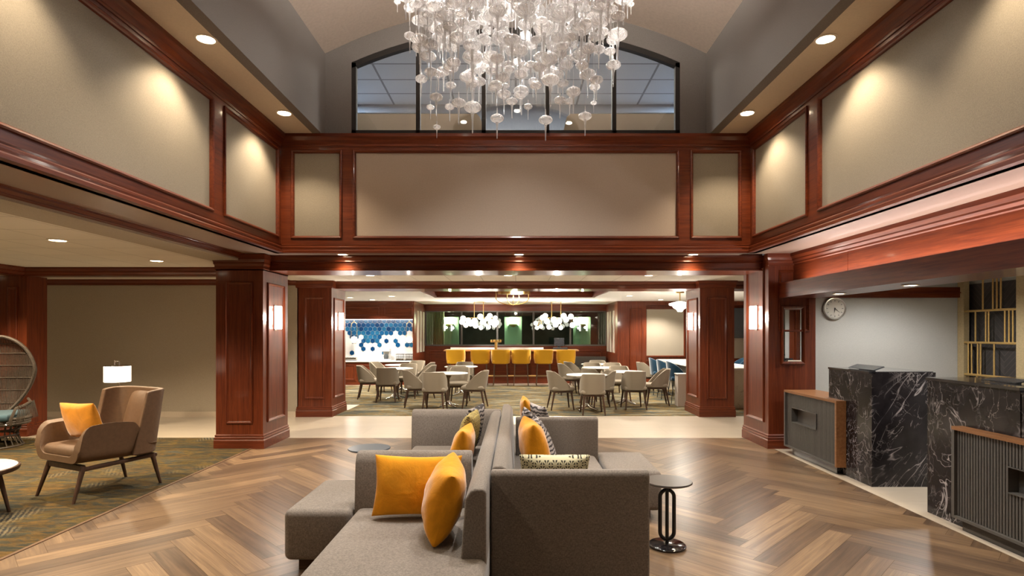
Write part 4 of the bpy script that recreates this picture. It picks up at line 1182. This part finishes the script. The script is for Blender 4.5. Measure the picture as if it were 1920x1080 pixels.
build('loop', lp, M['brass'], t, smooth=True)
LAMPS.append(('bulb','POINT',(0,13.4,ZD-.12),22,(1.,.92,.80),t,.03))
# schoolhouse pendant half hidden by the column
t = thing('schoolhouse_pendant', 'fluted white glass pendant with brass cap beside the dining column', 'pendant light', (3.78,13.2,ZD))
build('ceiling_plate', MB().lathe([(0,-.03),(.09,-.03),(.10,0),(0,0)], n=20), M['brass'], t, smooth=True)
build('rod', MB().tube([(0,0,-.02),(0,0,-.24)], .012, 8), M['brass'], t, smooth=True)
build('glass_shade', MB().lathe([(0,-.46),(.05,-.46),(.08,-.41),(.15,-.37),(.17,-.33),(.24,-.31),(.25,-.27),(.06,-.22),(0,-.22)], n=28), M['globe'], t, smooth=40)
LAMPS.append(('bulb','POINT',(3.78,13.2,ZD-.62),14,(1.,.92,.8),t,.03))
# lamps through the bar glass
for i, x in enumerate((-2.28,-.09,2.30)):
    t = thing('uplight_sconce', 'brass bowl uplight on the green pier %s' % ('nearest the striped return by the buffet','behind the beer tap','behind the till screen')[i], 'sconce', (x,19.9,1.86), 0, 'green pier uplights')
    poly = [(.13*math.cos(math.pi+math.pi*k/14), .10*math.sin(math.pi+math.pi*k/14)) for k in range(15)]
    bo = MB(); vs = []
    for i2 in range(9):
        p = math.pi/2*i2/8; r = .13*math.cos(p); z = -.10*math.sin(p)
        for k in range(13): g = math.pi+math.pi*k/12; vs.append((r*math.cos(g), r*math.sin(g), z))
    bo.add(vs, [(a*13+k, a*13+k+1, (a+1)*13+k+1, (a+1)*13+k) for a in range(8) for k in range(12)])
    build('bowl', bo, M['brass'], t, smooth=True)
    build('glow_disc', MB().prism([(.118*math.cos(math.pi+math.pi*k/14), .118*math.sin(math.pi+math.pi*k/14)) for k in range(15)], 'z', -.006, 0), M['uplight'], t)
    LAMPS.append(('bulb','POINT',(x,19.76,1.98),34,(1.,.93,.66),t,.04))
# ---- buffet
b = thing('buffet_cabinet', 'cherry wood buffet base cabinet under the blue hexagon tiles', 'cabinet', (-4.0,17.3,0))
build('carcass', MB().box(-2.4,.885,-.08,.42,.0,.69), M['wood_x'], b)
for k in range(6):
    d = build('door', MB().box(-2.37+.54*k,-1.87+.54*k,-.095,-.08,.12,.64), M['wood_z'], b)
    build('panel_moulding', MB().frame((0,-.095,0),(1,0,0),(0,0,1),(0,-1,0),-2.33+.54*k,-1.91+.54*k,.16,.60,MOULD), M['wood_z'], d)
w = build('buffet_worktop', MB().box(-6.45,-3.11,17.16,17.74,.69,.73), M['white_stone'], bevel=.006)
tag(w, 'white stone worktop running along the buffet under the blue tiles', 'worktop')
for i, x in enumerate((-4.92,-3.24)):
    t = thing('arch_pendant', 'thin gold arch pendant lamp before the blue tiles, %s' % ('next to the wood column' if i == 0 else 'next to the striped return'), 'pendant light', (x,17.45,1.98), 0, 'arched buffet lamps')
    pts = [(-.09,0,-.70)]+[(-.09*math.cos(math.pi*k/12),0,-.22+.14*math.sin(math.pi*k/12)) for k in range(13)]+[(.09,0,-.70)]
    build('arch', MB().tube(pts, .007, 6).tube([(0,0,-.08),(0,0,0)], .006, 6), M['brass'], t, smooth=True)
    build('glass_globe', MB().ball((0,0,-.62), .10, .10, .10), M['globe'], t, smooth=True)
    build('cap_disc', MB().lathe([(0,-.74),(.07,-.74),(.07,-.728),(0,-.728)], n=18), M['bronze'], t, smooth=30)
    LAMPS.append(('bulb','POINT',(x,17.30,1.36),3,(1.,.98,.94),t,.03))
strip2 = thing('niche_strip', 'light strip under the buffet header, washing the blue tiles', 'light strip', (-4.6,17.34,1.975))
build('diffuser', MB().box(-1.6,1.55,-.015,.015,-.015,0), emit('niche_strip_glow', (1.,.97,.93), 3.), strip2)
LAMPS.append(('bulb','AREA',(-4.6,17.34,1.955),9,(1.,.97,.94),strip2,3.1,(R(25),0,0),.06))
for i, x in enumerate((-3.50,-3.22)):
    t = thing('wire_rack', 'dark wire rack on the buffet worktop, %s' % ('beside the coffee machine' if i == 0 else 'at the end by the striped return'), 'rack', (x,17.4,.73), 0, 'buffet wire racks')
    rk = MB()
    for z in (.008,.10,.19):
        rk.tube([(-.12,-.10,z),(.12,-.10,z),(.12,.10,z),(-.12,.10,z)], .007, 6, True)
    for k in range(6):
        for y in (-.10,.10): rk.tube([(-.12+.048*k,y,0),(-.12+.048*k,y,.20)], .005, 6)
    build('wire_frame', rk, M['black_metal'], t, smooth=True)
    build('tray', MB().box(-.11,.11,-.09,.09,.015,.06), M['steel'], t)
t = thing('coffee_machine', 'white coffee machine on the buffet worktop', 'coffee machine', (-3.93,17.42,.73))
build('body', MB().box(-.14,.14,-.12,.14,0,.04).box(-.10,.10,.02,.14,.04,.36).box(-.12,.12,-.12,.14,.27,.36), M['white_plastic'], t, bevel=.015)
build('jug', MB().lathe([(0,0),(.06,0),(.07,.08),(.05,.16),(0,.16)], (0,-.05,.042), 16), M['grey_plastic'], t, smooth=True)
t = thing('toaster', 'low chrome toaster on the buffet worktop by the wood column', 'toaster', (-4.98,17.40,.73))
build('body', MB().box(-.2,.16,-.09,.09,.015,.10), M['steel'], t, bevel=.02)
build('base', MB().box(-.19,.15,-.08,.08,0,.016), M['screen'], t)
for i, x in enumerate((-4.30,-4.20)):
    o = build('cup', MB().lathe([(.0,0),(.03,0),(.04,.12),(.036,.12),(.027,.008),(0,.006)], n=16), M['white_plastic'], smooth=True); o.location = (x,17.4,.73)
    tag(o, 'tall white cup on the buffet worktop, %s coffee machine' % ('farther from the' if i == 0 else 'nearest the'), 'cup', 'buffet cups')

# ---- high communal table with blue stools
t = thing('communal_table', 'cream marble waterfall counter table behind the dining column', 'table', (4.6,13.9,.004))
build('tabletop', MB().box(3.93,5.25,11.95,15.9,.80,.84), M['white_stone'], t, world=True, bevel=.005)
build('waterfall_end', MB().box(3.93,5.25,11.95,12.03,.004,.80), M['cream_marble'], t, world=True)
build('waterfall_end', MB().box(3.93,5.25,15.82,15.9,.004,.80), M['cream_marble'], t, world=True)
build('base_panel', MB().box(4.45,4.75,12.03,15.82,.004,.80), M['ribbed'], t, world=True)
def make_blue():
    t = thing('counter_stool', 'x', 'stool', (0,0,0), 0, 'blue velvet counter stools')
    def zt(g):
        k = abs(g); return .935 if k < .05 else .935-.30*k**2.4
    build('backrest', shell_seat(MB(), .225,.23,.02,.50,zt,.032,R(112),.12), M['blue_velvet'], t, bevel=.01, seg=2)
    build('seat', MB().box(-.21,.21,-.19,.22,.50,.60), M['blue_velvet'], t, bevel=.04, seg=3)
    for sx in (-1, 1):
        for sy in (-1, 1):
            build('leg', MB().tube([(sx*.20,sy*.20,0),(sx*.14,sy*.13,.51)], [.008,.010], 8), M['black_metal'], t, smooth=True)
    build('footrest', MB().tube([(-.18,.175,.2),(.18,.175,.2)], .007, 6).tube([(-.18,-.175,.2),(.18,-.175,.2)], .007, 6), M['black_metal'], t, smooth=True)
    return t
b0 = make_blue()
for i, (x, y, dg, l) in enumerate(((3.66,12.95,-90,'blue velvet stool nearest the dining column, at the marble counter'),(3.64,13.75,-90,'second blue velvet stool from the dining column at the marble counter'),(3.66,14.62,-90,'last blue velvet stool in the row, beside the beige dining chair'),(5.55,13.8,90,'blue velvet stool beyond the counter seen between the two wood columns, nearer one'),(5.75,14.9,90,'blue velvet stool beyond the counter seen between the two wood columns, farther one'))):
    if i == 0: b0.location = (x,y,.004); b0.rotation_euler = (0,0,R(dg)); b0['label'] = l
    else: dup(b0, (x,y,.004), R(dg), l)
t = thing('low_cabinet', 'grey-brown low cabinet tucked beside the dining column', 'cabinet', (3.66,12.35,.004))
build('body', MB().box(-.20,.22,-.12,.12,0,.68), M['stripe_panel'], t, bevel=.006)
build('counter_top', MB().box(-.21,.23,-.13,.13,.68,.70), M['white_stone'], t)
t = thing('television', 'dark wall television seen between the two wood columns', 'television', (6.8,17.24,1.41))
build('display', MB().box(-.75,.75,-.06,-.012,0,.90), M['grey_plastic'], t, bevel=.008)
build('wall_bracket', MB().box(-.15,.15,-.012,.02,.2,.6), M['black_metal'], t)

# ================================================================== CHANDELIER
ch = thing('chandelier', 'large cascading chandelier of blown glass drops hanging over the lobby', 'chandelier', (0,4.9,5.35))
build('canopy', MB().lathe([(0,0),(1.15,0),(1.18,.02),(1.18,.06),(1.15,.08),(0,.08)], n=56), M['steel'], ch, smooth=30)
build('hanger', MB().tube([(-.5,0,.06),(-.5,0,.66)], .015, 8).tube([(.5,0,.06),(.5,0,.66)], .015, 8), M['steel'], ch, smooth=True)
def drop_profile(r, k):
    h = r*.56*k
    p = [(.0030, h+.95*r),(.0045, h+.60*r),(.085*r, h+.28*r),(.16*r, h+.06*r)]
    for i in range(1, 10):
        g = math.pi*i/10; p.append((r*math.sin(g)**.85, h*.95*math.cos(g)))
    L_ = r*2.3
    p += [(.26*r,-h*.96),(.17*r,-h-.12*L_),(.10*r,-h-.45*L_),(.065*r,-h-.92*L_),(.085*r,-h-.98*L_),(.0008,-h-1.05*L_)]
    return p
def drop_bm(r, k, top):
    mb = MB(); pr = [(.0009, top),(.0009, r*.56*k+.96*r)]+drop_profile(r, k)
    return mb.lathe(pr[::-1], n=14)
rng = random.Random(21)
# lowest drops read from the photograph: (x, y, z, radius)
spots = []
def at(px, py, Y): return ((px-967)*Y/1075, 1.6-(py-622)*Y/1075)
low = [(819,238,4.5,.03),(932,222,4.4,.052),(1023,225,4.4,.054),(1097,218,4.6,.054),(886,201,4.6,.07),(818,182,4.7,.054),(790,148,4.9,.052),(860,193,4.7,.06),(807,201,5.0,.035),(1050,188,4.8,.052),(1075,172,4.6,.06),(1150,122,5.0,.065),(1158,65,4.9,.085),(1118,150,5.0,.06),(990,200,5.2,.04),(960,190,4.9,.05),(975,178,5.1,.055),(1005,160,4.6,.05),(930,160,4.5,.055),(845,160,5.2,.05),(1115,163,5.3,.05),(1068,190,5.4,.045),(1113,193,5.4,.03),(768,15,4.8,.05),(787,74,4.7,.07),(788,88,4.9,.075),(745,4,5.0,.03),(1183,8,5.0,.03),(1145,34,4.7,.055),(803,106,4.9,.07),(843,200,5.3,.045),(1032,150,4.4,.07),(835,28,4.6,.09),(985,18,4.5,.085),(1090,48,4.6,.085),(1055,25,4.7,.10),(922,30,4.6,.07),(1125,38,4.9,.085),(1020,52,4.5,.085),(960,75,4.5,.07),(940,72,4.8,.085),(885,85,4.6,.075),(886,107,4.7,.085),(920,108,4.9,.085),(1030,110,4.6,.075),(815,52,4.9,.06),(832,56,4.7,.065),(860,57,4.8,.065),(973,95,4.6,.075),(1006,75,4.7,.05),(1103,92,4.8,.06),(850,117,4.6,.06),(845,127,4.8,.065),(808,135,4.9,.06),(822,138,5.0,.05),(942,145,4.7,.06),(955,130,4.9,.05),(995,122,4.8,.05),(1115,70,5.0,.055)]
for (px, py, Y, r) in low:
    x, z = at(px, py, Y); spots.append((x, Y, z, r))
def ok(x, y, z, r):
    return all((x-a)**2+(y-b)**2+((z-c)*1.3)**2 > ((r+d)*.74)**2 for (a,b,c,d) in spots)
tries = 0
while len(spots) < 400 and tries < 20000:
    tries += 1
    a = rng.random()*2*math.pi; q = math.sqrt(rng.random())*.97
    x, y = q*math.cos(a), 4.9+q*math.sin(a)*.85
    zmin = 3.62+.55*q**2.2
    z = zmin+(4.95-zmin)*rng.random()**.8
    r = rng.uniform(.040,.072)+.040*max(0, (z-zmin)/(4.95-zmin))*rng.random()
    if ok(x, y, z, r): spots.append((x, y, z, r))
spots.sort(key=lambda s: -s[3]/s[1] if s[2] < 4.6 else s[3])
inview = [s for s in spots if 622-(s[2]-1.6)*1075/s[1] > -10]
rest_n = []
n_part = 0; rest = MB()
for (x, y, z, r) in spots:
    k = rng.uniform(.92,1.12); top = 5.352-z
    mb = drop_bm(r, k, top)
    py = 622-(z-1.6)*1075/y
    if py > -10 and n_part < 100 and (x,y,z,r) in inview:
        o = build('glass_drop', mb, M['crystal'], ch, smooth=True); o.location = (x, y-4.9, z-5.35); n_part += 1
    else:
        rest.add([(p[0]+x, p[1]+y-4.9, p[2]+z-5.35) for p in mb.v], mb.f)
o = build('small_glass_drops', rest, M['crystal'], ch, smooth=True); o['kind'] = 'stuff'
for k in range(6):
    x, y = 1.09*math.cos(math.pi/3*k+.5), 1.09*math.sin(math.pi/3*k+.5)
    build('canopy_spot', MB().lathe([(0,-.012),(.05,-.012),(.055,0),(0,0)], (x,y,0), 20), M['bulb'], ch, smooth=30)
    LAMPS.append(('bulb','SPOT',(x,4.9+y,5.32),P_CH,(1.,.94,.87),ch,.05,(0,0,0),None,100))
for (x, y, h) in ((-.4,4.6,4.75),(.4,4.7,4.75),(0,5.3,4.7)):  # bare points added among the drops to brighten the glass
    LAMPS.append(('bulb','POINT',(x,y,h),P_CHI,(1.,.93,.85),ch,.03))
for k in range(6):  # unseen uplights added on top of the canopy to light the vault
    g = 2*math.pi*k/6; x, y = .8*math.cos(g), 4.9+.8*math.sin(g)
    build('added_vault_uplight', MB().lathe([(0,.08),(.05,.08),(.05,.13),(0,.13)], (x,y-4.9,0), 18), M['bulb'], ch, smooth=30)
    LAMPS.append(('bulb','POINT',(x,y,5.53),P_CHP,(1.,.90,.78),ch,.04))
# ================================================================== LIGHTS, WORLD, CAMERA
def lamp(name, kind, loc, power, color, parent=None, size=.05, rot=(0,0,0), spot=None, blend=.6, size_y=None):
    l = bpy.data.lights.new(name, kind); l.energy = power; l.color = color
    if kind == 'AREA':
        l.shape = 'RECTANGLE' if size_y else 'DISK'; l.size = size
        if size_y: l.size_y = size_y
    else: l.shadow_soft_size = size
    if kind == 'SPOT': l.spot_size = R(spot or 110); l.spot_blend = blend
    o = bpy.data.objects.new(name, l); COL.objects.link(o)
    o.location = loc; o.rotation_euler = rot
    if parent is not None:
        o.parent = parent; o.location = Vector(loc) - parent.location
    return o
def downlight(x, y, z, label, power=60, color=WARM, spot=115, blend=.55, r=.075, group=None):
    t = thing('downlight', label, 'ceiling light', (x,y,z), 0, group)
    build('trim_ring', MB().lathe([(r,-.001),(r+.022,-.001),(r+.024,-.006),(r+.004,-.010),(r,-.006)], (0,0,0), 24), M['trim_ring'], t, smooth=True)
    build('diffuser', MB().lathe([(.0,-.003),(r,-.003),(r,-.006),(0.,-.006)], (0,0,0), 24), M['bulb'], t)
    lamp('bulb', 'SPOT', (x,y,z-.03), power, color, t, r*.7, (0,0,0), spot, blend)
    return t
P_UP, P_END, P_COR, P_LNG, P_DIN, P_REC = 72, 16, 110, 200, 165, 78
for s, nm in ((-1, 'lounge'), (1, 'reception')):
    for y, w in ((6.96,'nearest the arched window'),(5.2,'second from the arched window')):
        downlight(s*2.81, y, ZH, 'recessed downlight in cream soffit on the %s side, %s' % (nm, w), P_UP, group='soffit downlights')
    for y in (3.45,1.7,-.05,-1.8,-3.5):
        downlight(s*2.81, y, ZH, 'recessed downlight in cream soffit on the %s side, out of view' % nm, P_UP*(.85 if y > 3 else .45), group='soffit downlights out of view')
for x, w in ((-2.38,'nearest the olive carpet column'),(.045,'over the middle of the opening'),(2.44,'nearest the reception column')):
    downlight(x, 7.885, ZL, 'small downlight under the wood fascia, ' + w, P_END, spot=125, r=.06, group='fascia downlights')
for x, w in ((-2.47,'nearest the blue tile side'),(-.13,'on the middle of the walkway'),(2.26,'nearest the blue stools side')):
    downlight(x, 9.74, 2.56, 'downlight in the tiled walkway ceiling, ' + w, P_COR, WARMW, 130, r=.065, group='walkway downlights')
downlight(-4.89, 6.12, ZC, 'downlight in lounge ceiling nearer the egg-shaped wicker chair side of the frame edge', P_LNG, spot=130, group='lounge downlights')
downlight(-4.94, 7.89, ZC, 'downlight in lounge ceiling nearest the wood beam', P_LNG, spot=130, group='lounge downlights')
for (x, y) in ((-4.9,4.2),(-4.9,2.2),(-7.0,5.2),(-7.0,2.6),(-4.9,0),(-7.2,7.4),(-9.3,7.2)):
    downlight(x, y, ZC, 'downlight in lounge ceiling, out of view', P_LNG, spot=130, group='lounge downlights out of view')
for (x, y, w) in ((-4.45,15.4,'beside the column, before the buffet'),(-4.1,16.4,'close to the buffet header'),(4.15,16.4,'before the beige fabric panel')):
    downlight(x, y, ZD, 'downlight in the white dining ceiling, ' + w, P_DIN, WARMW, 130, group='dining downlights')
for (x, y) in ((-2.9,12.9),(0,11.95),(2.9,12.9),(2.9,14.6),(5,14),(-3.2,14.8),(6.5,12.5)):
    downlight(x, y, ZD, 'downlight in the white dining ceiling, hidden behind the wood beam', P_DIN, WARMW, 140, group='hidden dining downlights')
for y in (6.1,4.9):
    downlight(3.87, {6.1:6.86,4.9:5.62}[y], 2.06, 'flush downlight under the reception header, %s' % ('nearer the clock' if y == 6.1 else 'nearer the frame edge'), 7, WARMW, 110, r=.055, group='header downlights')
for (x, y) in ((5.2,7.3),(5.2,5.4),(5.2,3.2),(5.2,1.2)):
    downlight(x, y, 2.5, 'downlight in reception ceiling, hidden by the header beam', P_REC, COOL, 150, group='hidden reception downlights')
# cove strip on top of the reception header, washing the soffit
strip = thing('cove_strip', 'light strip lying on the reception header beam', 'light strip', (3.70,3.5,2.236))
build('diffuser', MB().box(-.02,.02,-4.2,4.2,0,.012), emit('cove_strip_glow', (1.,.86,.74), 1.), strip)
lamp('bulb', 'AREA', (3.70,4.2,2.252), 26, (1.,.85,.78), strip, .05, (R(180),0,0), size_y=6.6)
# upstairs office light
up = thing('troffer', 'fluorescent troffer in the upstairs office ceiling, out of view', 'ceiling light', (0,9.9,ZU))
build('housing', MB().box(-.6,.6,-.15,.15,-.02,0), M['white_plastic'], up)
for s in (-1, 1): lamp('bulb', 'AREA', (s*3.8,10.4,ZU-.03), 330, (.72,.86,1.), up, 1.2, (0,0,0), size_y=.5)
lamp('bulb', 'AREA', (0,9.2,ZU-.03), 260, (1.,.9,.8), up, 1.2, (0,0,0), size_y=.5)

w = bpy.data.worlds.new('World'); SC.world = w; w.use_nodes = True
w.node_tree.nodes['Background'].inputs[0].default_value = (.9,.85,.8,1); w.node_tree.nodes['Background'].inputs[1].default_value = .05
cam = bpy.data.cameras.new('Camera'); co = bpy.data.objects.new('Camera', cam); COL.objects.link(co)
cam.sensor_width = 36; cam.sensor_fit = 'HORIZONTAL'; cam.lens = 1075/1920*36
cam.shift_x = -7/1920; cam.shift_y = 82/1920; cam.clip_start = .05; cam.clip_end = 100
co.location = (0,0,1.6); co.rotation_euler = (R(90),0,0)
SC.camera = co
SC.view_settings.view_transform = 'Standard'; SC.view_settings.look = 'None'; SC.view_settings.gamma = 1; SC.view_settings.use_curve_mapping = False
SC.view_settings.exposure = EXPO
SC.cycles.use_denoising = True
SC.cycles.use_adaptive_sampling = True; SC.cycles.adaptive_threshold = .03
SC.cycles.max_bounces = 8; SC.cycles.diffuse_bounces = 4; SC.cycles.glossy_bounces = 3; SC.cycles.transmission_bounces = 4; SC.cycles.transparent_max_bounces = 18
SC.cycles.caustics_reflective = False; SC.cycles.caustics_refractive = False
SC.cycles.sample_clamp_indirect = 6; SC.cycles.use_light_tree = True
for L_ in LAMPS:
    n, k, loc, pw, col, par, size = L_[:7]
    rot = L_[7] if len(L_) > 7 else (0,0,0)
    sy = L_[8] if len(L_) > 8 else None
    sp = L_[9] if len(L_) > 9 else None
    lamp(n, k, loc, pw, col, par, size, rot, sp, .7, sy)
